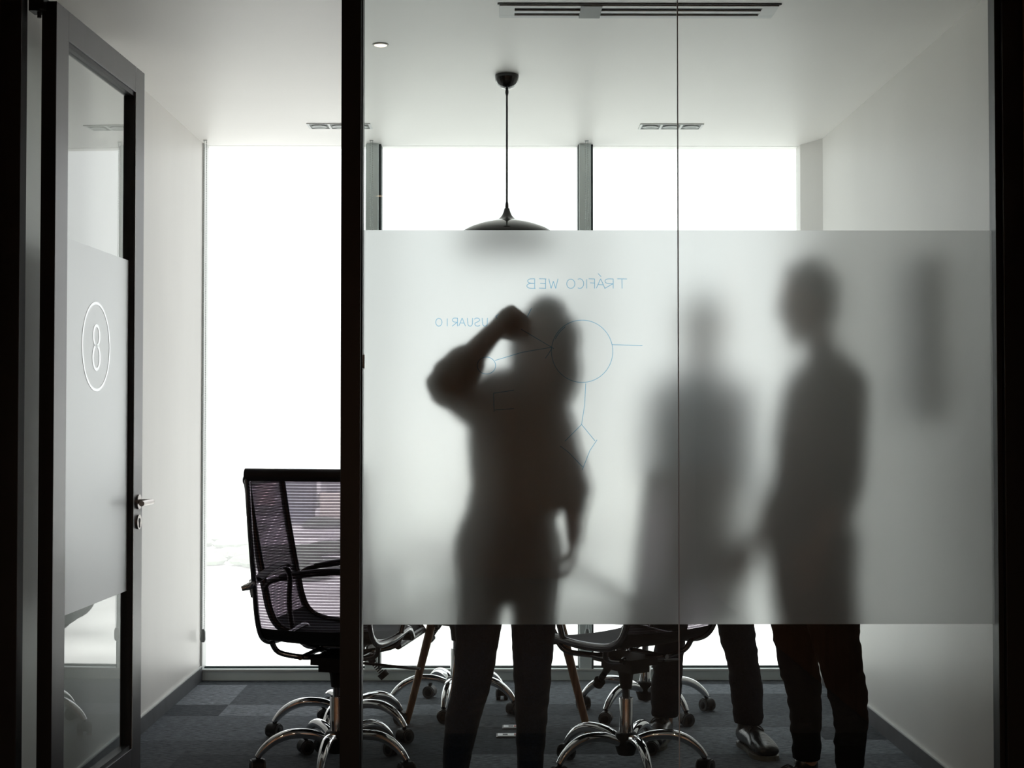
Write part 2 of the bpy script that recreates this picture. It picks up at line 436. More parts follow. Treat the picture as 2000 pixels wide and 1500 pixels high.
# ------------------------------------------------------------------ glass partition (front wall)
FR = empty('wall_front', (0, GY, 0)); struct(FR, 'glass partition in black metal frames with a frosted band')
def fp(nm, x0, x1, y0, y1, z0, z1, m='black', bev=.0015, **k):
    return bx(nm, M[m], x0, x1, y0 - GY, y1 - GY, z0, z1, FR, bevel=bev, **k)
PX0, PX1 = -.472, -.4145          # middle post
RX0, RX1 = 1.464, 1.525           # right post
fp('left_post', -1.474, -1.411, GY - .055, GY + .0, 0, CH - .005)
fp('middle_post', PX0, PX1, GY - .05, GY + .03, .0, CH - .085)
fp('right_post', RX0 + .012, RX1 + .012, GY - .055, GY + .03, 0, CH - .005)
fp('glazing_bead', RX0 - .004, RX0 + .012, GY - .035, GY + .02, .05, CH - .085)
fp('top_rail', -1.411, RX0 + .012, GY - .05, GY + .03, CH - .085, CH - .003)
fp('bottom_rail', PX1, RX0 + .012, GY - .05, GY + .03, 0, .05)
fp('glazing_bead', PX1, PX1 + .004, GY - .03, GY + .02, .05, CH - .085)
SEAM = .5235
ZF0, ZF1 = .668, 1.836            # frosted band
for nm, a, b in (('left', PX1 + .004, SEAM - .0012), ('right', SEAM + .0012, RX0 - .002)):
    fp('glass_pane', a, b, GY - .0105, GY - .0005, .05, CH - .085, 'glass', 0, label='clear glass pane %s of the joint' % nm)
fp('silicone_joint', SEAM - .0012, SEAM + .0012, GY - .011, GY + .0008, .05, CH - .085, 'silicone', 0)
def film_slab(name, a, b, z0, z1, y_front, y_back, parent, label=None):
    s = MB(); s.box(a, b, y_front, y_back, z0, z1)
    me = s.mesh(name, [M['film_f'], M['film']])
    big = y_back > y_front
    for p in me.polygons:
        p.material_index = 1 if p.normal.y > .5 else 0
    return link(name, me, parent, label=label)
film_l = film_slab('frosted_film', PX1 + .005, SEAM - .0012, ZF0, ZF1, .0002, .0010, FR, 'frosted film left of the glass joint, with blue marker writing')
film_r = film_slab('frosted_film', SEAM + .0012, RX0 - .001, ZF0, ZF1, .0002, .0010, FR, 'frosted film right of the glass joint')

# marker writing on the room side of the film
KG = (GY + .001) / F
def wp(px, py): return (px - 980) * KG, H - (py - 815) * KG
def ribbon(mb, pts, wd=.0026, lift=0.0):
    P = [Vector((p[0], p[1], 0)) for p in pts]
    runs = [[P[0]]]
    for i in range(1, len(P)):
        runs[-1].append(P[i])
        if i + 1 < len(P) and (P[i] - P[i-1]).length > 0 and (P[i+1] - P[i]).length > 0 and (P[i] - P[i-1]).angle(P[i+1] - P[i]) > R(40): runs.append([P[i]])
    for P in runs:
        if len(P) < 2: continue
        L = []; Rr = []
        for i in range(len(P)):
            t = (P[min(i+1, len(P)-1)] - P[max(i-1, 0)]).normalized(); nrm = Vector((-t.y, t.x, 0)) * wd / 2
            L.append(P[i] + nrm); Rr.append(P[i] - nrm)
        vs = [(q.x, -.00015 + lift, q.y) for q in L + Rr]; n = len(P)
        mb.add(vs, [(i, i+1, n+i+1, n+i) for i in range(n-1)])
def ell(cx_, cy_, rx_, ry_, a0=0, a1=360, n=40):
    return [wp(cx_ + rx_*math.cos(R(a0+(a1-a0)*i/n)), cy_ + ry_*math.sin(R(a0+(a1-a0)*i/n))) for i in range(n+1)]
def text_mirror(mb, strokes_list, x_right, y_top, hgt, widths, gap, wd=.0022, slope=0.0):
    """letters drawn in unit boxes (u right, v down) and mirrored, first letter at the right"""
    x = x_right
    for ch, wl in zip(strokes_list, widths):
        for st in GLY[ch]:
            pts = [wp(x - u * wl, y_top + v * hgt + slope * (x_right - x)) for u, v in st]
            ribbon(mb, pts, wd)
        x -= wl + gap
def arc(cx_, cy_, rx_, ry_, a0, a1, n=10): return [(cx_+rx_*math.cos(R(a0+(a1-a0)*i/n)), cy_+ry_*math.sin(R(a0+(a1-a0)*i/n))) for i in range(n+1)]
GLY = {
    'T': [[(0, .02), (1, .0)], [(.52, 0), (.5, 1)]],
    'R': [[(.05, 0), (.05, 1)], [(.05, .02)] + arc(.5, .25, .45, .25, -80, 85) + [(.08, .52), (1, 1)]],
    'A': [[(0, 1), (.5, 0), (1, .98)], [(.2, .62), (.85, .6)]],
    'Á': [[(0, 1), (.5, 0), (1, .98)], [(.2, .62), (.85, .6)], [(.45, -.22), (.8, -.55)]],
    'F': [[(.1, 0), (.1, 1)], [(.1, .02), (1, 0)], [(.1, .45), (.8, .42)]],
    'I': [[(.5, .05), (.5, 1)]],
    'C': [arc(.6, .5, .55, .5, -60, -300, 14)],
    'O': [arc(.5, .52, .5, .48, -90, 270, 18)],
    'W': [[(0, 0), (.25, 1), (.5, .25), (.75, 1), (1, 0)]],
    'E': [[(.1, 0), (.1, 1)], [(0, .02), (1, 0)], [(.1, .5), (.85, .48)], [(.05, 1), (1, .97)]],
    'B': [[(.1, 0), (.1, 1)], [(.1, 0)] + arc(.4, .24, .5, .24, -70, 80) + [(.15, .48)] + arc(.45, .74, .55, .26, -80, 90) + [(.0, 1)]],
    'U': [[(0, 0), (.05, .7)] + arc(.45, .7, .4, .3, 170, 10) + [(.95, 0)]],
    'S': [arc(.55, .25, .45, .25, -20, -200, 8) + [(.5, .5)] + arc(.45, .75, .45, .25, -70, 150, 8)],
}
def word(items, y_top, hgt, dy=0.0):
    mb = MB()
    x0 = items[0][2]
    for ch, xl, xr in items:
        for st in GLY[ch]:
            ribbon(mb, [wp(xr - u * (xr - xl), y_top + v * hgt + dy * (x0 - xr)) for u, v in st], .0022)
    return mb
w1 = word([('T', 1206, 1225), ('R', 1181, 1199), ('Á', 1165, 1182), ('F', 1150, 1163), ('I', 1144, 1148), ('C', 1127, 1141), ('O', 1107, 1123), ('W', 1072, 1090), ('E', 1053, 1067), ('B', 1029, 1046)], 544, 19)
build(w1, 'written_title', M['ink'], film_l, label='mirrored handwritten words TRÁFICO WEB in blue marker')
w2 = word([('U', 941, 952), ('S', 926, 938), ('U', 912, 923), ('A', 896, 909), ('R', 883, 894), ('I', 870, 877), ('O', 851, 863)], 621, 16)
build(w2, 'written_word', M['ink'], film_l, label='mirrored handwritten word USUARIO in blue marker')
dr = [
    ('drawn_circle', [ell(1137, 686, 60, 61, 0, 360, 60), ell(1139, 688, 60, 61, 205, 235, 12)]),
    ('drawn_circle', [ell(950, 714, 18, 16.5, 0, 360, 30)]),
    ('drawn_line', [[wp(1195, 673), wp(1225, 674), wp(1255, 675)]]),
    ('drawn_line', [[wp(1144, 749), wp(1142, 790), wp(1136, 828)]]),
    ('drawn_arrow', [[wp(967, 704), wp(1020, 688), wp(1078, 678)], [wp(1018, 643), wp(1050, 662), wp(1082, 681)], [wp(1078, 680), wp(1072, 690), wp(1065, 700)]]),
    ('drawn_diamond', [[wp(1135, 828), wp(1162, 861)], [wp(1166, 859), wp(1152, 880), wp(1137, 918)], [wp(1136, 829), wp(1103, 862)], [wp(1094, 871), wp(1110, 883), wp(1138, 912)]]),
    ('drawn_square', [[wp(1004, 762), wp(985, 765), wp(964, 768), wp(965, 805)], [wp(965, 801), wp(1004, 798)]]),
    ('pen_stroke', [[wp(1038, 602), wp(1030, 618)], [wp(974, 613), wp(968, 618), wp(971, 622)]]),
]
for nm, ls in dr:
    b = MB()
    for l in ls: ribbon(b, l, .0021)
    build(b, nm, M['ink'], film_l)
tg = MB(); tg.box(PX1 + .001, PX1 + .009, -.0125, -.011, H + 95 * KG, H + 122 * KG)
build(tg, 'tape_tag', M['fixture'], FR)

# ------------------------------------------------------------------ door leaf, open into the room
AL = math.atan(.042)
DY0 = 4.258
DX0 = -1.331 + .042 * (DY0 - 4.407)
DW, DT, DH = .90, .0445, 2.53
D = empty('door_1', (DX0, DY0, 0), -AL)   # local +Y runs along the leaf into the room, local +X faces the opening
struct(D, 'open glass door in dark bronze frame, marked with an 8')
ST = .105
def dp(nm, x0, x1, y0, y1, z0, z1, m='bronze', bev=.001, **k): return bx(nm, M[m], x0, x1, y0, y1, z0, z1, D, bevel=bev, **k)
dp('door_stile', -DT, 0, 0, ST, .01, DH)
dp('door_stile', -DT, 0, DW - ST, DW, .01, DH)
dp('door_top_rail', -DT, 0, ST, DW - ST, DH - .092, DH)
dp('door_bottom_rail', -DT, 0, ST, DW - ST, .01, .112)
for (a, b, z0, z1) in ((ST, ST + .006, .112, DH - .092), (DW - ST - .006, DW - ST, .112, DH - .092)):
    dp('glazing_bead', -DT + .004, -.004, a, b, z0, z1, 'bronze_in', 0)
for (z0, z1) in ((.112, .126), (DH - .107, DH - .092)):
    dp('glazing_bead', -DT + .004, -.006, ST + .006, DW - ST - .006, z0, z1, 'bronze_in', 0)
dp('seal_line', -.0005, .0006, DW - ST - .001, DW - ST + .001, .112, DH, 'base_lip', 0)
dp('door_edge_shade', -DT, -.0, -.0025, -.0004, .01, DH, 'black', 0)  # black sheet: shade on the corridor-facing leaf end, put into colour
dp('glass_pane', -.029, -.021, ST + .006, DW - ST - .006, .126, DH - .107, 'doorglass', 0)
s = MB(); s.box(-.0195, -.0188, ST + .006, DW - ST - .012, ZF0, ZF1)
# matt side outwards
fm = s.mesh('frosted_film', [M['film_f'], M['film_d']])
for p in fm.polygons: p.material_index = 1 if p.normal.x > .5 else 0
dfilm = link('frosted_film', fm, D, label='frosted band across the door glass')
# numeral 8 in a ring
def ring_yz(mb, cy_, cz, r0y, r0z, r1y, r1z, x, n=56, a0=0, a1=360):
    vs = []
    for i in range(n + 1):
        a = R(a0 + (a1 - a0) * i / n)
        vs.append((x, cy_ + r0y*math.cos(a), cz + r0z*math.sin(a))); vs.append((x, cy_ + r1y*math.cos(a), cz + r1z*math.sin(a)))
        vs.append((x + .0004, cy_ + r0y*math.cos(a), cz + r0z*math.sin(a))); vs.append((x + .0004, cy_ + r1y*math.cos(a), cz + r1z*math.sin(a)))
    fs = []
    for i in range(n):
        q = 4 * i; fs += [(q, q+1, q+5, q+4), (q+2, q+6, q+7, q+3), (q, q+4, q+6, q+2), (q+1, q+3, q+7, q+5)]
    mb.add(vs, fs)
CY8 = 4.698 - DY0; CZ8 = 1.513
num = MB(); xs = -.0183
ring_yz(num, CY8, CZ8, .132, .1385, .1435, .1480, xs); build(num, 'numeral_ring', M['film_n'], dfilm, label='thin white ring round the numeral')
n8 = MB(); ring_yz(n8, CY8, CZ8 + .036, .023, .0285, .038, .0385, xs); ring_yz(n8, CY8, CZ8 - .036, .028, .034, .043, .0445, xs)
build(n8, 'numeral', M['film_n'], dfilm, label='white numeral 8')
# handle and key rose
HY = DW - ST * .5; HZ = .978
hb = MB(); hb.tube([(0, HY, HZ), (.007, HY, HZ)], .026, 32); hb.tube([(.007, HY, HZ), (.05, HY, HZ)], .0095, 20)
hd = build(hb, 'door_handle', M['steel'], D, True)
lv = MB(); lv.tube([(.048, HY + .010, HZ), (.048, HY - .115, HZ)], .0098, 24); build(lv, 'lever', M['steel'], hd, True)
kb = MB(); kb.tube([(0, HY, HZ - .072), (.007, HY, HZ - .072)], .026, 32)
ky = build(kb, 'key_rose', M['steel'], D, True)
kc = MB(); kc.tube([(.007, HY, HZ - .067), (.0085, HY, HZ - .067)], .0085, 18); kc.box(.007, .0085, HY - .004, HY + .004, HZ - .092, HZ - .067)
build(kc, 'keyhole', M['plastic'], ky)
# pivot block at the head
pv = MB(); pv.box(-.060, -.030, -.03, .05, 2.50, 2.537); pv.tube([(-.050, -.01, 2.478), (-.050, -.01, 2.51)], .006, 12); pv.box(-.075, -.045, -.03, .02, 2.495, 2.537)
build(pv, 'pivot_block', M['black'], D)

# ------------------------------------------------------------------ corridor round the camera
struct(bx('wall_corridor_left', M['wood_wall'], XL - .14, -1.478, -2.9, GY - .03, 0, 2.75), 'brown corridor wall left of the partition')
struct(bx('wall_corridor_right', M['wood_wall'], 1.538, XR + .12, -2.9, GY - .03, 0, 2.75), 'brown corridor wall right of the partition')
struct(bx('wall_corridor_back', M['wood_wall'], XL - .14, XR + .12, -3.0, -2.9, 0, 2.75), 'brown corridor wall opposite the partition')
cc = struct(bx('ceiling_corridor', M['corr_ceil'], XL - .14, XR + .12, -3.0, GY - .055, 2.75, 2.85), 'dark corridor ceiling')
struct(bx('trim_1', M['black'], XL - .14, XR + .12, GY - .06, GY - .02, CH - .004, 2.75), 'black head trim over the glass partition')
for i, (x, y) in enumerate(((-.8, .6), (.8, .6), (-.8, -1.0), (.8, -1.0))):
    t = empty('corridor_downlight', (x, y, 2.75)); tag(t, 'small round warm corridor downlight behind the photographer', 'downlight', 'corridor ceiling downlights')
    b = MB(); b.lathe([(.050, 0), (.050, -.004), (.038, -.004), (.038, 0)], n=28); build(b, 'lamp_rim', M['fixture'], t, True)
    b = MB(); b.lathe([(.037, -.0008), (.037, -.0025)], n=28); build(b, 'lamp_lens', M['glow2'], t)
    l = bpy.data.lights.new('corridor_lamp', 'SPOT'); l.energy = 45 if y > 0 else 90; l.color = (1.0, .80, .60); l.spot_size = R(156); l.spot_blend = .8; l.shadow_soft_size = .04
    lo = bpy.data.objects.new('corridor_lamp', l); lo.location = (0, 0, -.02); lo.parent = t; COL.objects.link(lo)

# ------------------------------------------------------------------ ceiling fittings
def triple(x0, label):
    t = empty('recessed_spotlight', (x0 + .146, 6.53, CH)); tag(t, label, 'spotlight', 'three-lamp recessed ceiling spotlights')
    b = MB()
    W_, D_ = .146, .058
    b.box(-W_, W_, -D_, -D_ + .008, -.004, 0); b.box(-W_, W_, D_ - .008, D_, -.004, 0)
    for xx in (-W_, -.0515, .0405, W_ - .011): b.box(xx, xx + .011, -D_ + .008, D_ - .008, -.004, 0)
    build(b, 'spotlight_frame', M['fixture'], t, bevel=.0008)
    for cx_ in (-.0935, 0, .0935):
        c = MB(); c.box(cx_ - .0412, cx_ + .0412, -.0495, .0495, -.0016, -.0004)
        bay = build(c, 'lamp_bay', M['fix_in'], t)
        c = MB(); c.lathe([(.036, -.0017), (.036, -.006), (.030, -.0075), (.026, -.006), (.020, -.0035), (.005, -.0022)], cx_, 0, 30)
        build(c, 'lamp_reflector', M['reflector'], bay, True)
triple(-.893, 'recessed three-lamp spotlight crossing behind the black middle post')
triple(.634, 'recessed three-lamp spotlight near the window right of the pendant lamp')

def diffuser():
    x0, x1, y0, y1 = -.008, .903, 4.592, 4.735
    t = empty('slot_diffuser', ((x0 + x1) / 2, (y0 + y1) / 2, CH)); tag(t, 'long white linear air diffuser with two dark slots in the ceiling', 'air vent')
    hw, hd_ = (x1 - x0) / 2, (y1 - y0) / 2
    b = MB(); b.box(-hw, hw, -hd_, -hd_ + .026, -.006, 0); b.box(-hw, hw, hd_ - .030, hd_, -.006, 0)
    b.box(-hw, -hw + .05, -hd_ + .026, hd_ - .030, -.006, 0); b.box(hw - .05, hw, -hd_ + .026, hd_ - .030, -.006, 0)
    build(b, 'diffuser_frame', M['fixture'], t, bevel=.001)
    b = MB(); b.box(-hw + .05, hw - .05, -hd_ + .0262, hd_ - .0302, -.0012, -.0003); build(b, 'dark_slot', M['slot'], t)
    b = MB(); b.box(-hw + .05, hw - .05, -.012, .014, -.006, -.0013); build(b, 'diffuser_blade', M['fixture'], t, bevel=.001)
    b = MB(); b.box(-hw - .006, hw + .006, -hd_ - .012, -hd_, -.003, 0); build(b, 'shadow_gap', M['slot'], t)
    b = MB(); b.box(-.19, -.12, -hd_ + .002, hd_ - .002, -.0072, -.0061); build(b, 'joint_plate', M['fix_in'], t)
diffuser()

t = empty('ceiling_downlight', (-.437, 5.10, CH)); tag(t, 'small round lit warm downlight in the ceiling beside the black post', 'downlight')
b = MB(); b.lathe([(.029, 0), (.029, -.003), (.024, -.004), (.023, -.001)], n=30); build(b, 'lamp_rim', M['fixture'], t, True)
b = MB(); b.lathe([(.0228, -.0006), (.021, -.0035), (.012, -.006), (.002, -.0068)], n=30); build(b, 'lamp_lens', M['glow'], t, True)

t = empty('pendant_lamp', (.020, 5.556, CH)); tag(t, 'glossy black dome pendant lamp hanging from the ceiling on a black cord', 'pendant lamp')
def zz(py): return (815 - py) * .002 + H - CH
b = MB(); b.lathe([(.047, 0), (.0475, -.006), (.045, -.022), (.037, -.038), (.025, -.049), (.010, -.054), (.002, -.055)], n=36); build(b, 'ceiling_cup', M['gloss'], t, True)
b = MB(); b.tube([(0, 0, -.054), (0, 0, -.065), (0, 0, -.072), (0, 0, -.082)], [.005, .0065, .0062, .0035], 14); build(b, 'cord_grip', M['cable'], t, True)
b = MB(); b.tube([(0, 0, -.08), (0, 0, zz(400))], .0038, 10); build(b, 'cord', M['cable'], t, True)
b = MB(); b.tube([(0, 0, zz(392)), (0, 0, zz(396)), (0, 0, zz(404)), (0, 0, zz(408))], [.0035, .0055, .0065, .006], 14); build(b, 'cord_grip', M['cable'], t, True)
z0 = zz(406)
b = MB()
outer = [(.010, z0), (.013, z0 - .012), (.020, z0 - .028), (.031, z0 - .040), (.048, z0 - .047), (.085, z0 - .054), (.125, z0 - .066), (.158, z0 - .080), (.184, z0 - .097), (.197, z0 - .115), (.200, z0 - .133), (.196, z0 - .15), (.186, z0 - .162)]
inner = [(r - .004, z - .004) for r, z in outer[::-1] if r > .03]
b.lathe(outer + inner, n=56); build(b, 'lamp_shade', M['gloss'], t, True)
b = MB(); b.lathe([(.014, z0 - .05), (.016, z0 - .075), (.027, z0 - .10), (.030, z0 - .12), (.02, z0 - .142), (.004, z0 - .15)], n=20); build(b, 'bulb', M['fixture'], t, True)

# ------------------------------------------------------------------ narrow dark panel on the right wall, identity unknown
t = empty('wall_panel', (XR, 5.23, 0)); tag(t, 'narrow dark panel fixed to the right wall, blurred by the frosted glass', 'panel')
bx('panel_body', M['plastic'], -.050, -.0, -.17, .17, 1.27, 1.86, t, bevel=.004)
bx('panel_face', M['grey_pl'], -.054, -.050, -.162, .162, 1.28, 1.85, t)

# ------------------------------------------------------------------ floor sockets
for (xa, xb, y, lab) in ((.008, .085, 5.90, 'open floor socket with a white and red cover, farther of the two'), (-.016, .085, 5.745, 'open floor socket with a white cover, nearer of the two')):
    t = empty('floor_socket', ((xa + xb) / 2, y, 0)); tag(t, lab, 'floor socket', 'floor sockets in the carpet')
    hw = (xb - xa) / 2
    bx('socket_box', M['grey_pl'], -hw - .006, hw + .006, -.034, .034, .0, .004, t)
    bx('socket_plate', M['outlet'], -hw, hw, -.026, .022, .004, .0065, t)
    bx('socket_switch', M['red'], hw - .035, hw - .02, -.015, .01, .0065, .0085, t)
    bx('socket_hole', M['plastic'], -hw + .02, -hw + .04, -.012, .008, .0065, .0072, t)

# ------------------------------------------------------------------ office chairs
def chair_meshes():
    Q = {}
    prof = [(-.345, 1.085), (-.325, .95), (-.298, .80), (-.270, .66), (-.250, .575), (-.222, .522), (-.175, .492), (-.10, .478), (.03, .474), (.15, .482), (.21, .484), (.25, .470), (.272, .445)]
    path = cat_rom([(0, y, z) for y, z in prof], 5)
    hw = .200
    # net: back and seat are separate parts
    cum = [0]
    for i in range(1, len(path)): cum.append(cum[-1] + (path[i] - path[i-1]).length)
    split = next(i for i, p in enumerate(path) if p.y > -.235)
    def net(i0, i1, name):
        mb = MB(); nx = 6; uvs = []
        for i in range(i0, i1):
            for j in range(nx + 1):
                x = -hw + 2 * hw * j / nx
                sag = .012 * (1 - (x / hw) ** 2)
                p = path[i]; tn = (path[min(i+1, len(path)-1)] - path[max(i-1, 0)]).normalized(); nrm = Vector((0, tn.z, -tn.y))
                q = p + nrm * sag
                mb.v.append((x, q.y, q.z)); uvs.append((x, cum[i]))
        n = nx + 1
        for i in range(i1 - i0 - 1):
            for j in range(nx):
                mb.f.append((i*n+j, i*n+j+1, (i+1)*n+j+1, (i+1)*n+j)); mb.mi.append(0)
        me = mb.mesh(name, M['net' if name == 'back_net' else 'seatnet'], smooth=80, fix=False)
        ul = me.uv_layers.new(name='UVMap')
        for lp in me.loops: ul.data[lp.index].uv = uvs[lp.vertex_index]
        return me
    Q['back_net'] = net(0, split + 1, 'back_net'); Q['seat_net'] = net(split, len(path), 'seat_net')
    def frame(x):
        mb = MB(); mb.tube([(x, p.y, p.z) for p in path], [(.0085, .015)] * len(path), 12, side=(1, 0, 0)); return mb.mesh('side_frame', M['dchrome'], True)
    Q['frames'] = [frame(-hw - .006), frame(hw + .006)]
    mb = MB(); mb.tube([(-hw - .012, -.345, 1.082), (hw + .012, -.345, 1.082)], [(.022, .016)] * 2, 18, side=(0, 0, 1)); Q['top'] = mb.mesh('top_roll', M['leather'], True)
    mb = MB(); mb.tube([(-hw - .01, .270, .447), (hw + .01, .270, .447)], .014, 14); Q['front'] = mb.mesh('front_roll', M['leather'], True)
    Q['brace'] = []
    for s in (-1, 1):
        mb = MB(); mb.tube([(s*(hw + .006), -.285, .70), (s*(hw + .018), -.308, .692), (s*(hw + .036), -.318, .686)], [.013, .013, .009], 12)
        Q['brace'].append(mb.mesh('back_bracket', M['chrome'], True))
    def arm(s):
        x = s * (hw + .028)
        pts = cat_rom([(s*(hw+.012), -.268, .655), (x, -.235, .690), (x, -.12, .712), (x, .02, .726), (x, .085, .715), (x, .115, .675), (x, .11, .58), (s*(hw+.012), .10, .487)], 5)
        mb = MB(); mb.tube(pts, [(.007, .015)] * len(pts), 12, side=(0, 0, 1)) if False else mb.tube(pts, .0105, 12)
        return mb.mesh('armrest', M['dchrome'], True)
    def pad(s):
        x = s * (hw + .028)
        pts = cat_rom([(x, -.20, .706), (x, -.09, .727), (x, .03, .738), (x, .085, .728)], 4)
        mb = MB(); mb.tube(pts, [(.008, .019)] * len(pts), 12, side=(0, 0, 1)); return mb.mesh('arm_pad', M['leather'], True)
    Q['arms'] = [arm(-1), arm(1)]; Q['pads'] = [pad(-1), pad(1)]
    mb = MB()
    for s in (-1, 1):
        pts = cat_rom([(s*hw, -.13, .474), (s*.18, -.11, .435), (s*.10, -.09, .418), (s*.05, -.05, .415)], 4); mb.tube(pts, .010, 10)
        pts = cat_rom([(s*hw, .15, .472), (s*.18, .12, .435), (s*.10, .09, .418), (s*.05, .05, .415)], 4); mb.tube(pts, .010, 10)
        mb.tube([(s*.10, -.11, .418), (s*.10, .11, .418)], .009, 10)
    Q['struts'] = mb.mesh('seat_support', M['dchrome'], True)
    mb = MB(); mb.box(-.065, .065, -.10, .11, .392, .418); mb.box(-.042, .042, -.08, .09, .365, .392)
    mb.tube([(0, .0, .30), (0, 0, .345), (0, 0, .37)], [.021, .026, .034], 16)
    Q['mech'] = mb.mesh('tilt_mechanism', M['plastic'], 30)
    mb = MB(); mb.tube([(.04, .03, .385), (.15, .04, .378), (.22, .045, .372)], .005, 8); mb.tube([(.215, .045, .372), (.30, .05, .367)], [(.005, .014), (.004, .016)], 10, side=(0, 0, 1))
    Q['lever'] = mb.mesh('height_lever', M['plastic'], True)
    mb = MB(); mb.tube([(0, .09, .375), (0, .115, .345)], .014, 12)
    for i in range(6): mb.tube([(0, .115 + .006*i, .345 - .007*i), (0, .118 + .006*i, .3415 - .007*i)], .012, 12)
    mb.tube([(0, .15, .304), (0, .165, .287)], [.022, .02], 16)
    Q['knob'] = mb.mesh('tension_knob', M['plastic'], True)
    mb = MB(); mb.tube([(0, 0, .10), (0, 0, .262), (0, 0, .266)], [.0255, .0255, .024], 24); Q['column'] = mb.mesh('column_sleeve', M['chrome'], True)
    mb = MB(); mb.tube([(0, 0, .262), (0, 0, .345)], .0140, 20); Q['piston'] = mb.mesh('gas_piston', M['dchrome'], True)
    mb = MB(); mb.lathe([(.012, .060), (.030, .062), (.038, .085), (.043, .105), (.043, .128), (.036, .140), (.027, .143)], n=28); Q['hub'] = mb.mesh('hub', M['plastic'], True)
    pts = cat_rom([(.030, 0, .108), (.09, 0, .132), (.16, 0, .137), (.215, 0, .122), (.258, 0, .092), (.284, 0, .060)], 5)
    n = len(pts); rr = []
    for i in range(n):
        u = i / (n - 1); rr.append((.0165 - .005*u + .004*math.sin(u*PI), .019 - .0065*u + .003*math.sin(u*PI)))
    mb = MB(); mb.tube(pts, rr, 16, side=(0, 0, 1)); Q['leg'] = mb.mesh('base_leg', M['chrome'], True)
    mb = MB(); mb.tube([(0, 0, .045), (0, 0, .066)], .006, 10, mi=0)
    # hood: half drum over two wheels
    prof2 = [(math.cos(R(a)), math.sin(R(a))) for a in range(-10, 191, 20)]
    for (xa, xb, r_) in ((-.020, .020, .0285),):
        vs = []
        for x in (xa, xb):
            for c_, s_ in prof2: vs.append((x, c_ * r_, .027 + s_ * r_))
        k = len(prof2); fs = [(i, i+1, k+i+1, k+i) for i in range(k-1)] + [tuple(range(k))[::-1], tuple(range(k, 2*k)), (0, k, 2*k-1, k-1)]
        mb.add(vs, fs, 0)
    for s in (-1, 1):
        mb.tube([(s*.008, 0, .0262), (s*.0265, 0, .0262)], .0262, 24, mi=1); mb.tube([(s*.0265, 0, .0262), (s*.0285, 0, .0262)], [.016, .013], 18, mi=0)
    Q['caster'] = mb.mesh('caster', [M['plastic'], M['rubber']], 35)
    return Q
CQ = chair_meshes()
def office_chair(x, y, face, phase, label, casters=None, dz=0.0):
    """face: world angle (deg from +Y, + = to the left) the sitter looks; phase: angle of the first base leg"""
    t = empty('office_chair', (x, y, 0), R(face)); tag(t, label, 'chair', 'ribbed mesh office chairs round the table')
    link('back_net', CQ['back_net'], t); link('seat_net', CQ['seat_net'], t)
    for m_ in CQ['frames']: link('side_frame', m_, t)
    link('top_roll', CQ['top'], t); link('front_roll', CQ['front'], t); [link('back_bracket', q_, t) for q_ in CQ['brace']]
    for a, p in zip(CQ['arms'], CQ['pads']):
        ao = link('armrest', a, t); link('arm_pad', p, ao)
    link('seat_support', CQ['struts'], t); link('tilt_mechanism', CQ['mech'], t); link('height_lever', CQ['lever'], t)
    link('tension_knob', CQ['knob'], t)
    for ch in t.children: ch.location.z = dz
    c = link('column_sleeve', CQ['column'], t); link('gas_piston', CQ['piston'], t); link('hub', CQ['hub'], t)
    for i in range(5):
        a = R(phase + 72 * i - face)
        l = link('base_leg', CQ['leg'], t, (0, 0, 0), a)
        ca = link('caster', CQ['caster'], l, (.284, 0, 0), R(random.uniform(-50, 50) if casters is None else casters[i]) )
    return t
office_chair(-.600, 5.206, -13, -95, 'black mesh chair seen from behind, standing left of the black post')
office_chair(.450, 5.17, 35, -79, 'black mesh chair between the writing woman and the standing men')
office_chair(-.63, 5.77, -100, 187, 'black mesh chair half hidden behind the nearest left chair', dz=-.05)
office_chair(-.20, 6.28, 50, 261, 'black mesh chair by the window behind the woman')
office_chair(.62, 6.17, 135, 229, 'black mesh chair by the window behind the man in the middle')

# ------------------------------------------------------------------ round table
t = empty('round_table', (-.024, 5.80, 0)); tag(t, 'round white table on splayed wooden dowel legs with black wire struts', 'table')
b = MB(); b.lathe([(.39, .718), (.398, .722), (.40, .728), (.40, .738), (.395, .742)], n=64); build(b, 'tabletop', M['white'], t, True)
b = MB(); b.tube([(0, 0, .70), (0, 0, .718)], .07, 24); build(b, 'mounting_plate', M['plastic'], t, True)
feet = [(-.374, .18), (.374, -.18), (-.185, -.365), (.185, .365)]
for i, (fx, fy) in enumerate(feet):
    tx, ty = fx * .52, fy * .52
    def at(z): u = z / .712; return Vector((fx + (tx - fx) * u, fy + (ty - fy) * u, z))
    b = MB(); b.tube([at(0), at(.06), at(.35), at(.60), at(.712)], [.0125, .0145, .0175, .0185, .0185], 18)
    lg = build(b, 'table_leg', M['wood'], t, True)
    b = MB(); p = at(.415); q = p + Vector((-fy, fx, 0)).normalized() * .0 
    inw = Vector((-fx, -fy, 0)).normalized()
    b.tube([p - inw * .018, p + inw * .034], .0055, 10); build(b, 'strut_bolt', M['plastic'], lg, True)
for i, j in ((0, 2), (2, 1), (1, 3), (3, 0)):
    for a_, c_ in ((i, j), (j, i)):
        A = Vector((feet[a_][0], feet[a_][1], 0)); C_ = Vector((feet[c_][0], feet[c_][1], 0))
        u = .415 / .712; pa = A * (1 - .48 * u); pa.z = .415; u2 = .69 / .712; pc = C_ * (1 - .48 * u2) * .9; pc.z = .70
        inw = (-A).normalized() * .026
        b = MB(); b.tube([pa + inw, pa.lerp(pc, .5) + Vector((0, 0, .0)) + inw * .5, pc], .0038, 8); build(b, 'wire_strut', M['plastic'], t, True)

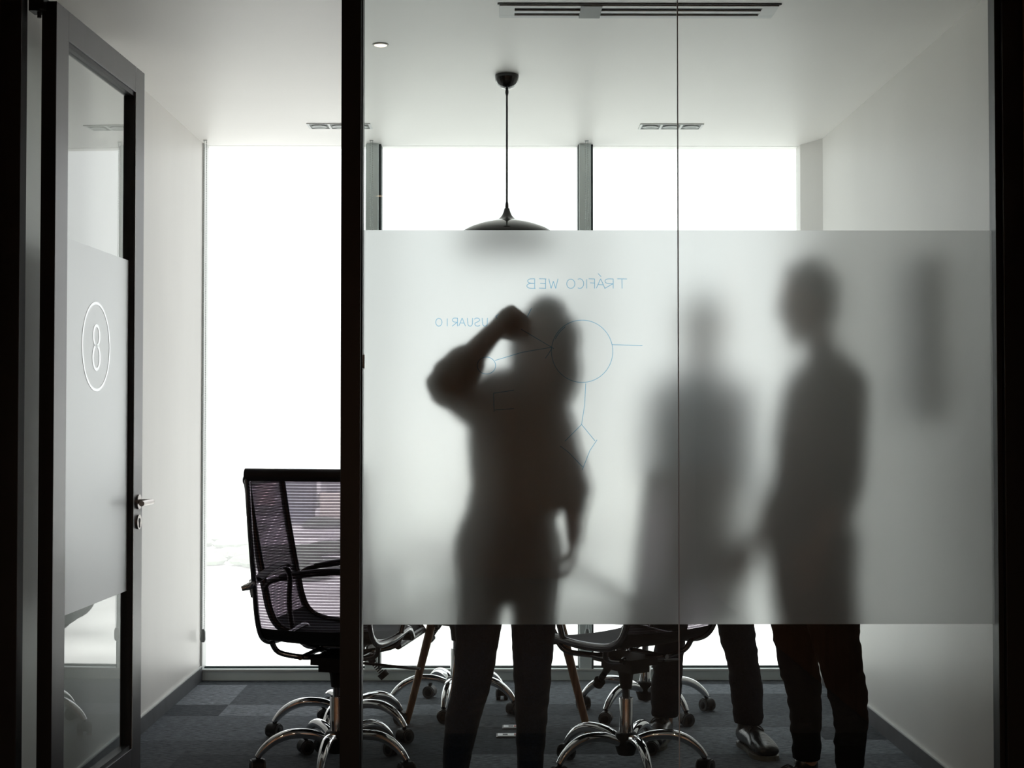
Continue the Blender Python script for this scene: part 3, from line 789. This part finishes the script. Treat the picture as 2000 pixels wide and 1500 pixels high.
# ------------------------------------------------------------------ people
def V(*a): return Vector(a)
def capsule(mb, pts, rad, side=(1, 0, 0), n=20, seg=5, cap0=True, cap1=True):
    """smooth tapered volume with rounded ends; rad entries are (a across side, b the other way)"""
    rad = [(r, r) if not isinstance(r, (list, tuple)) else r for r in rad]
    P = cat_rom(pts, seg); RR = cat_rom([(a, b, 0) for a, b in rad], seg)
    RR = [(max(r.x, .002), max(r.y, .002)) for r in RR]
    def capp(p, d, r):
        e = min(r); o = []
        for a in (30, 58, 80): o.append((p + d * e * math.sin(R(a)), (r[0] * math.cos(R(a)), r[1] * math.cos(R(a)))))
        return o
    if cap0:
        c = capp(P[0], (P[0] - P[1]).normalized(), RR[0])[::-1]; P = [q[0] for q in c] + P; RR = [q[1] for q in c] + RR
    if cap1:
        c = capp(P[-1], (P[-1] - P[-2]).normalized(), RR[-1]); P = P + [q[0] for q in c]; RR = RR + [q[1] for q in c]
    mb.tube(P, RR, n, side=side)
def fuse(mb, name, m, parent, voxel=.007, smooth=3, wrinkle=0.0, wscale=9.0, seed=0, label=None, zband=None):
    me = mb.mesh(name + '_src', m)
    tmp = bpy.data.objects.new(name + '_src', me); COL.objects.link(tmp)
    r = tmp.modifiers.new('r', 'REMESH'); r.mode = 'VOXEL'; r.voxel_size = voxel
    s_ = tmp.modifiers.new('s', 'SMOOTH'); s_.factor = .5; s_.iterations = smooth
    dg = bpy.context.evaluated_depsgraph_get(); ev = tmp.evaluated_get(dg)
    out = bpy.data.meshes.new_from_object(ev); out.name = name
    bpy.data.objects.remove(tmp); bpy.data.meshes.remove(me)
    if not out.materials: out.materials.append(m)
    if wrinkle:
        from mathutils import noise
        n = len(out.vertices); nr = [0.0] * (3 * n); 
        co = np.empty(3 * n); out.vertices.foreach_get('co', co); co = co.reshape(-1, 3)
        nm = np.array([v.normal[:] for v in out.vertices])
        d = np.empty(n)
        for i in range(n):
            x, y, z = co[i]
            d[i] = noise.noise(Vector((x * wscale + seed, y * wscale, z * wscale * 2.4 + .6 * math.sin(x * 25)))) + .5 * noise.noise(Vector((x * wscale * 2 + seed, y * wscale * 2, z * wscale * 5)))
        amp = np.full(n, wrinkle)
        if zband:
            for z0_, z1_, f_ in zband: amp[(co[:, 2] > z0_) & (co[:, 2] < z1_)] *= f_
        co += nm * (d * amp)[:, None]
        out.vertices.foreach_set('co', co.reshape(-1)); out.update()
    out.polygons.foreach_set('use_smooth', [True] * len(out.polygons))
    return link(name, out, parent, label=label)

def hand(mb, wrist, u, n, s, curl=22, thumb_out=.7, size=1.0, spread=1.0):
    """palm + four bent fingers + thumb. u: wrist to knuckles, n: palm side, s: thumb side"""
    u, n, s = V(*u).normalized(), V(*n).normalized(), V(*s).normalized()
    W = V(*wrist); k = size
    capsule(mb, [W - u*.02*k, W + u*.02*k, W + u*.055*k, W + u*.085*k], [(.024*k, .018*k), (.031*k, .017*k), (.039*k, .015*k), (.037*k, .013*k)], side=s, n=16, seg=3)
    for i, (off, ln) in enumerate(((.028, .074), (.0095, .082), (-.009, .076), (-.027, .060))):
        p = W + u*(.088 - .004*abs(i-1))*k + s*off*k*spread; d = u.copy(); pts = [p - u*.015*k, p]
        for j, fr in enumerate((.46, .30, .24)):
            d = Quaternion(u.cross(n).normalized(), R(curl * (.7 if j == 0 and curl < 50 else 1))) @ d
            p = p + d * ln * fr * k; pts.append(p)
        capsule(mb, pts, [.0098*k, .0094*k, .0086*k, .0078*k, .0066*k], side=s, n=10, seg=2)
    p = W + u*.022*k + s*.022*k + n*.006*k
    d = (u*.62 + s*thumb_out + n*.25).normalized(); pts = [p, p + d*.038*k]
    d2 = (u*.85 + s*thumb_out*.25 + n*(.3 + curl*.008)).normalized(); pts.append(pts[-1] + d2*.030*k)
    d3 = (u*.7 - s*curl*.006 + n*(.45 + curl*.008)).normalized(); pts.append(pts[-1] + d3*.022*k)
    capsule(mb, pts, [.015*k, .0122*k, .0102*k, .0082*k], side=s, n=10, seg=3)

def head(mb, c, fwd, lft, k=1.0, tilt=0):
    """c: centre of the head"""
    f, l, z = V(*fwd).normalized(), V(*lft).normalized(), V(0, 0, 1)
    def P(a, b, cc): return V(*c) + (f*a + l*b + z*cc) * k
    capsule(mb, [P(.052, 0, -.108), P(.036, 0, -.082), P(.012, 0, -.035), P(.002, 0, .02), P(-.008, 0, .07), P(-.014, 0, .098)],
            [(.024*k, .022*k), (.050*k, .050*k), (.068*k, .082*k), (.076*k, .096*k), (.066*k, .084*k), (.036*k, .048*k)], side=lft, n=24, seg=4)
    capsule(mb, [P(.080, 0, .012), P(.096, 0, -.012), P(.104, 0, -.028)], [.007*k, .010*k, .013*k], side=lft, n=10, seg=2)   # nose
    capsule(mb, [P(.085, .012, -.056), P(.089, 0, -.057), P(.085, -.012, -.056)], [.006*k, .0085*k, .006*k], side=(0, 0, 1), n=8, seg=2)
    capsule(mb, [P(.082, .045, .022), P(.092, 0, .024), P(.082, -.045, .022)], [.007*k, .010*k, .007*k], side=(0, 0, 1), n=8, seg=2)  # brow
    for s in (-1, 1):
        capsule(mb, [P(-.004, s*.079, -.022), P(-.006, s*.084, .0), P(-.006, s*.084, .022)], [(.006*k, .010*k), (.007*k, .016*k), (.006*k, .013*k)], side=lft, n=10, seg=2)
def face_bits(parent, c, fwd, lft, k=1.0):
    f, l, z = V(*fwd).normalized(), V(*lft).normalized(), V(0, 0, 1)
    for s in (-1, 1):
        e = V(*c) + (f*.080 + l*s*.030 + z*.002) * k
        b = MB(); capsule(b, [e - l*.004, e + l*.004], [.0095*k, .0095*k], side=(0, 0, 1), n=12, seg=1); build(b, 'eye', M['eye'], parent, 60)
    e = V(*c) + (f*.091 + z*-.057) * k
    b = MB(); capsule(b, [e - l*.018*k, e, e + l*.018*k], [.003, .0045, .003], side=(0, 0, 1), n=8, seg=2); build(b, 'mouth', M['lip'], parent, 60)

def shoe(parent, heel, toe_dir, L=.275, wd=.045, lab=None, sole_m='sole'):
    d = V(*toe_dir).normalized(); s = V(-d.y, d.x, 0); h = V(*heel)
    b = MB()
    capsule(b, [h + d*.02*1 + V(0,0,.048), h + d*L*.25 + V(0,0,.050), h + d*L*.5 + V(0,0,.050), h + d*L*.72 + V(0,0,.040), h + d*L*.90 + V(0,0,.032)],
            [(wd*.72, .040), (wd*.80, .040), (wd*.88, .037), (wd*1.05, .030), (wd*.92, .023)], side=s, n=20, seg=4)
    capsule(b, [h + d*.045 + V(0,0,.055), h + d*.05 + V(0,0,.10)], [(.036, .042), (.036, .045)], side=s, n=18, seg=2)
    so = fuse(b, 'shoe', M['shoe'], parent, .004, 2, label=lab)
    sb = MB(); ol = []
    for u, ww in ((0, .35), (.04, .62), (.15, .74), (.35, .70), (.5, .76), (.7, 1.02), (.85, .98), (.95, .72), (1.0, .38)):
        ol.append((h + d*L*u, ww*wd*1.04))
    top = [p + s*w_ for p, w_ in ol] + [p - s*w_ for p, w_ in ol[::-1]]
    n = len(top)
    sb.add([(p.x, p.y, .0) for p in top] + [(p.x, p.y, .016) for p in top], [tuple(range(n))[::-1], tuple(range(n, 2*n))] + [(i, (i+1) % n, n+(i+1) % n, n+i) for i in range(n)])
    build(sb, 'shoe_sole', M[sole_m], so)
    lb = MB()
    for i in range(4):
        c = h + d*L*(.40 + .075*i) + V(0, 0, .089 - .0075*i)
        lb.tube([c - s*.026 - V(0,0,.012), c - s*.012 + V(0,0,.001), c + s*.012 + V(0,0,.001), c + s*.026 - V(0,0,.012)], .0030, 6)
    for q in (-1, 1): lb.tube(cat_rom([h + d*L*.38 + V(0,0,.090), h + d*L*.42 + s*q*.02 + V(0,0,.095), h + d*L*.50 + s*q*.030 + V(0,0,.080), h + d*L*.42 + s*q*.012 + V(0,0,.091)], 4), .0026, 6)
    build(lb, 'shoe_lace', M['plastic'], so, True)

def person(spec):
    root = empty('person', (spec['root'][0], spec['root'][1], 0)); tag(root, spec['label'], 'person')
    org = Vector((spec['root'][0], spec['root'][1], 0))
    S = spec; f = S['fwd']; l = S['left']
    body = MB(); cl = MB(); tr = MB()
    z = V(0, 0, 1)
    # trunk
    T = S['trunk']     # list of (point, a, b)
    capsule(body, [t[0] for t in T], [(t[1]*.93, t[2]*.92) for t in T], side=l, n=26)
    capsule(body, [S['neck'][0], S['neck'][1]], [S['neck_r'], S['neck_r']*.95], side=l, n=16, seg=3)
    head(body, S['head'], S['hfwd'], S['hleft'], S['hk'])
    top_i = S['shirt_from']
    capsule(cl, [t[0] for t in T[top_i:]], [(t[1]*1.04, t[2]*1.05) for t in T[top_i:]], side=l, n=28)
    capsule(tr, [t[0] for t in T[:3]], [(t[1]*1.02, t[2]*1.03) for t in T[:3]], side=l, n=28)
    for A in S['arms']:
        sh, el, wr = A['pts']; r0, r1, r2 = A['r']
        a_, b_, c_ = V(*sh), V(*el), V(*wr)
        capsule(body, [a_, a_.lerp(b_, .5), b_, b_.lerp(c_, .35), c_], [r0*.85, r0*.8, r1*.85, r1*.85, r2], side=(1, 0, 0), n=16, seg=4)
        hand(body, c_, A['u'], A['n'], A['s'], A.get('curl', 22), size=A.get('size', 1.0))
        sl = A['sleeve']   # fraction along the forearm
        pts = [a_, a_.lerp(b_, .5), b_]; rr = [r0*1.12, r0*1.05, r1*1.18]
        if sl > .05: pts.append(b_.lerp(c_, sl)); rr.append(r1 * (1.25 - .25*sl))
        # shoulder cap joins the trunk
        capsule(cl, [T[-1][0].lerp(a_, .2), a_], [r0*1.0, r0*1.12], side=(0, 0, 1), n=16, seg=2)
        capsule(cl, pts, rr, side=(1, 0, 0), n=18, seg=4)
        capsule(body, [T[-1][0], a_], [r0*.8, r0*.8], side=(0, 0, 1), n=14, seg=2)
    for pts_, rr_ in S.get('extra', []): capsule(cl, pts_, rr_, side=(0, 0, 1), n=16, seg=3)
    for Lg in S['legs']:
        P = [V(*p[:3]) for p in Lg['pts']]; rr = [p[3] for p in Lg['pts']]
        capsule(body, P, [r*.86 for r in rr[:-1]] + [.034], side=(1, 0, 0), n=18, seg=4)
        hm = Lg['hem']; Q = cat_rom(P, 6); RQ = [q.x for q in cat_rom([(r, 0, 0) for r in rr], 6)]
        keep = [i for i, q in enumerate(Q) if q.z > hm]
        tp = [Q[i] for i in keep]; tr_ = [RQ[i] for i in keep]
        capsule(tr, tp, tr_, side=(1, 0, 0), n=20, seg=1, cap1=False)
        heel = V(*Lg['heel']); d = V(*Lg['toe']).normalized()
        capsule(body, [V(*P[-1]), heel + d*.06 + z*.05, heel + d*.17 + z*.035], [.033, .034, .026], side=(1, 0, 0), n=12, seg=3)
    def rel(mb): mb.v = [(v[0] - org.x, v[1] - org.y, v[2]) for v in mb.v]
    for m_ in (body, cl, tr): rel(m_)
    bo = fuse(body, 'body', M[S['skin']], root, .006, 2)
    fuse(cl, S['top_name'], M[S['top']], root, .007, 5, .006, 8, 3)
    fuse(tr, 'trousers', M[S['bottom']], root, .007, 3, S.get('wr', .004), 10, 9, zband=S.get('zb'))
    hc = V(*S['head']) - org
    face_bits(root, hc, S['hfwd'], S['hleft'], S['hk'])
    hb_ = MB(); S['hair'](hb_, hc, V(*S['hfwd']).normalized(), V(*S['hleft']).normalized(), S['hk'])
    fuse(hb_, 'hair', M['hair'], root, .007, 2, .004, 25, 5)
    for Lg in S['legs']: shoe(root, V(*Lg['heel']) - org, Lg['toe'], Lg.get('L', .27), Lg.get('w', .045), sole_m=S.get('sole', 'sole'))
    return root

def hair_long(b, c, f, l, k):
    z = V(0, 0, 1)
    def P(a, s_, u): return c + (f*a + l*s_ + z*u) * k
    capsule(b, [P(-.03, 0, -.05), P(-.028, 0, .02), P(-.02, 0, .07), P(-.016, 0, .095)], [(.098*k, .085*k), (.106*k, .100*k), (.094*k, .095*k), (.070*k, .07*k)], side=l, n=24)
    capsule(b, [P(-.05, 0, .02), P(-.062, 0, -.08), P(-.06, .01, -.15), P(-.05, .02, -.20)], [(.09*k, .06*k), (.100*k, .05*k), (.085*k, .04*k), (.05*k, .025*k)], side=l, n=22)
    for s in (-1, 1):
        capsule(b, [P(.03, s*.045, .10), P(.03, s*.08, .04), P(.005, s*.094, -.05), P(-.01, s*.09, -.14)], [.022*k, .026*k, .030*k, .022*k], side=l, n=12)
def hair_short(b, c, f, l, k):
    z = V(0, 0, 1)
    def P(a, s_, u): return c + (f*a + l*s_ + z*u) * k
    capsule(b, [P(-.035, 0, -.02), P(-.028, 0, .03), P(-.014, 0, .085), P(-.004, 0, .116)], [(.078*k, .078*k), (.084*k, .090*k), (.078*k, .094*k), (.05*k, .066*k)], side=l, n=24)
    capsule(b, [P(.045, .035, .105), P(.06, 0, .112), P(.045, -.035, .105)], [.022*k, .027*k, .022*k], side=(0, 0, 1), n=12)

def PX(px, py, y):    # point seen at a pixel, at depth y
    k = y / F; return V((px - 980) * k, y, H - (py - 815) * k)
def trunk(lst): return [(p, a, b) for p, a, b in lst]

# --- woman writing on the glass, facing us
yw = 4.50
wf, wl = (-.10, -.995, 0), (.995, -.10, 0)
W_tr = [(V(.015, yw, .80), .165, .115), (V(.018, yw, .88), .170, .120), (V(.030, yw, .98), .140, .105), (V(.042, yw, 1.06), .142, .100),
        (V(.048, yw, 1.16), .152, .108), (V(.048, yw, 1.25), .152, .105), (V(.055, yw + .005, 1.32), .135, .080), (V(.065, yw + .005, 1.37), .060, .055)]
wrist_w = PX(962, 650, 4.290)
woman = dict(root=(.02, yw), label='woman in dark trousers writing on the frosted glass with a raised hand', fwd=wf, left=wl,
    trunk=W_tr, shirt_from=2, neck=(V(.075, yw, 1.34), V(.11, yw - .01, 1.43)), neck_r=.048,
    head=V(.135, yw - .02, 1.505), hfwd=(-.5, -.86, -.1), hleft=(.86, -.5, 0), hk=.98,
    arms=[dict(pts=(V(-.085, yw - .01, 1.315), PX(872, 752, 4.34), wrist_w), r=(.060, .054, .031), u=(.80, -.02, .60), n=(.15, -.97, -.15), s=(.58, .10, -.80), curl=72, sleeve=.42, size=1.06),
          dict(pts=(V(.165, yw, 1.29), PX(1122, 950, 4.50), PX(1122, 1050, 4.46)), r=(.054, .044, .028), u=(-.1, -.10, -1), n=(-1, 0, .0), s=(0, -1, 0), curl=25, sleeve=.3, size=.88)],
    legs=[dict(pts=[(-.060, yw, .80, .088), (-.072, 4.50, .66, .076), (-.088, 4.49, .47, .062), (-.120, 4.52, .34, .056), (-.142, 4.53, .20, .045), (-.146, 4.53, .08, .038)], hem=.10, heel=(-.145, 4.575, 0), toe=(-.25, -1, 0), L=.24, w=.040),
          dict(pts=[(.098, yw, .80, .088), (.100, 4.50, .66, .074), (.097, 4.49, .47, .060), (.094, 4.52, .34, .052), (.090, 4.53, .20, .043), (.090, 4.53, .08, .037)], hem=.10, heel=(.090, 4.575, 0), toe=(.15, -1, 0), L=.24, w=.040)],
    extra=[([V(.075, yw, 1.385), V(0, yw, 1.375), V(-.085, yw - .02, 1.325)], [.055, .062, .068])],
    skin='skin', top='top1', bottom='jean1', top_name='loose_top', hair=hair_long, wr=.0035)
pw = person(woman)
# bracelets on the raised forearm
el = PX(872, 752, 4.34)
ax_ = (wrist_w - el).normalized()
for i, u in enumerate((.66, .73, .81)):
    c = el.lerp(wrist_w, u) - V(.02, yw, 0); b = MB()
    n1 = ax_.orthogonal().normalized(); n2 = ax_.cross(n1); r_ = .0345 - .002 * i
    ring = [c + n1*r_*math.cos(2*PI*j/24) + n2*r_*math.sin(2*PI*j/24) for j in range(25)]
    b.tube(ring, .0022, 6); build(b, 'bracelet', M['bracelet'], pw, True)
# marker in the fist
t = empty('marker_pen', tuple(PX(1030, 619, GY + .006))); tag(t, 'dark whiteboard marker held in the raised fist against the frosted glass', 'marker')
tip = V(0, 0, 0); dirn = (V(-.055, .075, .004)).normalized()
b = MB(); b.tube([tip + dirn*.014, tip + dirn*.12], .0075, 16); build(b, 'marker_barrel', M['marker'], t, True)
b = MB(); b.tube([tip, tip + dirn*.004, tip + dirn*.014], [.0015, .002, .0055], 12); build(b, 'marker_tip', M['ink'], t, True)
b = MB(); b.tube([tip + dirn*.022, tip + dirn*.045], .0078, 16); build(b, 'marker_band', M['marker_w'], t, True)

# --- man on the right, turned to the left
ym = 4.81
mf, ml = (-.88, -.47, 0), (.47, -.88, 0)
M_tr = [(V(1.045, ym, .84), .155, .120), (V(1.045, ym, .93), .160, .125), (V(1.052, ym, 1.03), .155, .120), (V(1.062, ym, 1.13), .160, .120),
        (V(1.070, ym, 1.25), .165, .118), (V(1.085, ym, 1.36), .165, .112), (V(1.092, ym, 1.44), .130, .080), (V(1.088, ym, 1.49), .070, .062)]
man_r = dict(root=(1.08, ym), label='man in dark clothes standing in profile at the right', fwd=mf, left=ml,
    trunk=M_tr, shirt_from=1, neck=(V(1.085, ym, 1.47), V(1.065, ym, 1.56)), neck_r=.058,
    head=V(1.030, ym, 1.655), hfwd=(-.95, -.30, -.04), hleft=(.30, -.95, 0), hk=1.04,
    arms=[dict(pts=(V(1.145, 4.665, 1.385), PX(1655, 945, 4.66), PX(1600, 1062, 4.60)), r=(.056, .046, .028), u=(-.28, 0, -1), n=(-.2, .98, 0), s=(-.95, -.2, .2), curl=16, sleeve=.30, size=1.12),
          dict(pts=(V(1.030, 4.95, 1.385), PX(1532, 930, 5.0), PX(1478, 1058, 4.98)), r=(.048, .040, .026), u=(-.35, 0, -1), n=(.3, -.95, 0), s=(-.9, 0, .3), curl=28, sleeve=.55, size=1.05)],
    legs=[dict(pts=[(1.00, 4.87, .86, .10), (.995, 4.87, .70, .088), (1.005, 4.87, .50, .073), (1.035, 4.88, .33, .060), (1.042, 4.88, .17, .050), (1.040, 4.88, .08, .042)], hem=.115, heel=(1.085, 4.90, 0), toe=(-.9, -.4, 0)),
          dict(pts=[(1.095, 4.76, .86, .10), (1.095, 4.76, .70, .092), (1.120, 4.75, .50, .078), (1.158, 4.75, .33, .060), (1.158, 4.75, .17, .050), (1.155, 4.75, .08, .044)], hem=.09, heel=(1.20, 4.77, 0), toe=(-.85, -.5, 0))],
    skin='skin2', top='shirt2', bottom='jean2', top_name='shirt', hair=hair_short, wr=.007, zb=[(.6, 2, .4)])
person(man_r)

# --- man in the middle of the room, by the window
yb = 5.62
B_tr = [(V(.80, yb, .84), .160, .118), (V(.80, yb, .92), .165, .120), (V(.795, yb, 1.02), .158, .115), (V(.79, yb, 1.12), .165, .115),
        (V(.785, yb, 1.23), .170, .118), (V(.785, yb, 1.33), .170, .108), (V(.785, yb, 1.41), .130, .080), (V(.785, yb, 1.45), .065, .06)]
man_b = dict(root=(.79, yb), label='man in blue-grey shirt and black leather shoes standing farther back', fwd=(-.1, -.995, 0), left=(.995, -.1, 0),
    trunk=B_tr, shirt_from=1, neck=(V(.785, yb, 1.43), V(.785, yb - .01, 1.52)), neck_r=.056,
    head=V(.79, yb - .02, 1.61), hfwd=(-.3, -.95, 0), hleft=(.95, -.3, 0), hk=1.0,
    arms=[dict(pts=(V(.625, yb, 1.35), V(.60, yb + .02, 1.08), V(.60, yb - .15, .98)), r=(.054, .045, .028), u=(.5, -.4, -.2), n=(.3, .9, 0), s=(.2, 0, 1), curl=30, sleeve=.8),
          dict(pts=(V(.945, yb, 1.35), V(.975, yb + .03, 1.07), V(.93, yb - .15, .95)), r=(.054, .045, .028), u=(-.5, -.4, -.2), n=(-.3, .9, 0), s=(-.2, 0, 1), curl=30, sleeve=.8)],
    legs=[dict(pts=[(.72, yb, .86, .10), (.70, 5.63, .68, .088), (.675, 5.66, .47, .068), (.665, 5.68, .33, .060), (.655, 5.69, .17, .060), (.650, 5.69, .09, .052)], hem=.075, heel=(.66, 5.74, 0), toe=(-.35, -1, 0), L=.29, w=.048),
          dict(pts=[(.875, yb, .86, .10), (.895, 5.60, .68, .088), (.915, 5.57, .47, .071), (.940, 5.56, .33, .062), (.958, 5.56, .17, .063), (.960, 5.56, .09, .056)], hem=.082, heel=(.945, 5.60, 0), toe=(.20, -1, 0), L=.29, w=.050)],
    skin='skin2', top='shirt3', bottom='jean3', top_name='shirt', hair=hair_short, wr=.006, sole='sole')
person(man_b)

# ------------------------------------------------------------------ the city outside, far below
GZ = -62.0
cm = [mat('city_' + n, c, .9) for n, c in (('cream', (.50, .46, .41)), ('white', (.66, .66, .66)), ('grey', (.10, .11, .125)), ('brick', (.44, .33, .28)), ('blue', (.07, .085, .11)))]
gm = mat('city_ground', (.55, .55, .535), 1.0, noise=.62, nscale=.014)
tm = mat('city_trees', (.075, .10, .07), 1.0, noise=.3, nscale=.2)
gd = MB(); gd.box(-4000, 4000, 60, 9000, GZ - 5, GZ); struct(build(gd, 'floor_city', gm), 'hazy city ground far below'); bpy.data.objects['floor_city'].name = 'city_ground'
random.seed(5)
def building(x, y, sx_, sy_, h, m_):
    o = empty('city_building', (x, y, GZ)); tag(o, 'pale hazy building of the distant city below the window', 'building', 'hazy city buildings')
    b = MB(); b.box(-sx_/2, sx_/2, -sy_/2, sy_/2, 0, h)
    for i in range(int(h // 9)):
        z = 5 + i * 9
        if z + 2 < h: b.box(-sx_/2 - .4, sx_/2 + .4, -sy_/2 - .4, -sy_/2, z, z + 2.2)
    build(b, 'facade', m_, o); r_ = MB(); r_.box(-sx_/4, sx_/5, -sy_/4, sy_/4, h, h + 4); build(r_, 'roof_box', cm[2], o)
for i in range(120):
    y = 820 * (1.0145 ** i) * random.uniform(.97, 1.03); x = (random.uniform(-.23, -.09) if i % 2 else random.uniform(-.24, .22)) * y
    hh = random.uniform(8, 26) if random.random() < .75 else random.uniform(26, 40)
    building(x, y, random.uniform(9, 22) * (1 + y/3000), random.uniform(10, 20), hh, random.choice(cm))
tr_me = []
for k in range(3):
    b = MB()
    for j in range(7):
        c = V(random.uniform(-14, 14), random.uniform(-10, 10), random.uniform(3, 6)); r_ = random.uniform(5, 8)
        b.lathe([(r_*.3, c.z - r_*.6), (r_*.85, c.z - r_*.3), (r_, c.z + .5), (r_*.75, c.z + r_*.5), (r_*.25, c.z + r_*.8)], c.x, c.y, 10)
    tr_me.append(b.mesh('tree_canopy', tm))
for i in range(60):
    y = 560 * (1.030 ** i); x = (random.uniform(-.23, -.09) if i % 2 else random.uniform(-.24, .22)) * y
    o = link('city_trees', tr_me[i % 3], None, (x, y, GZ), random.uniform(0, 6)); tag(o, 'grey-green hazy clump of trees in the distant city', 'trees', 'hazy city tree clumps')
    o.scale = (1.5, 1.2, .6)
# ground-hugging haze
hz, t_, out_ = nodes('city_haze')
vs_ = t_.nodes.new('ShaderNodeVolumeScatter'); vs_.inputs['Color'].default_value = (.97, .97, .98, 1); vs_.inputs['Density'].default_value = .0007
t_.links.new(vs_.outputs[0], out_.inputs['Volume'])
hb2 = MB(); hb2.box(-3900, 3900, 150, 8900, GZ + .5, -1.5)
o = build(hb2, 'city_haze', hz); tag(o, 'pale haze lying over the distant city', 'haze', kind='stuff')
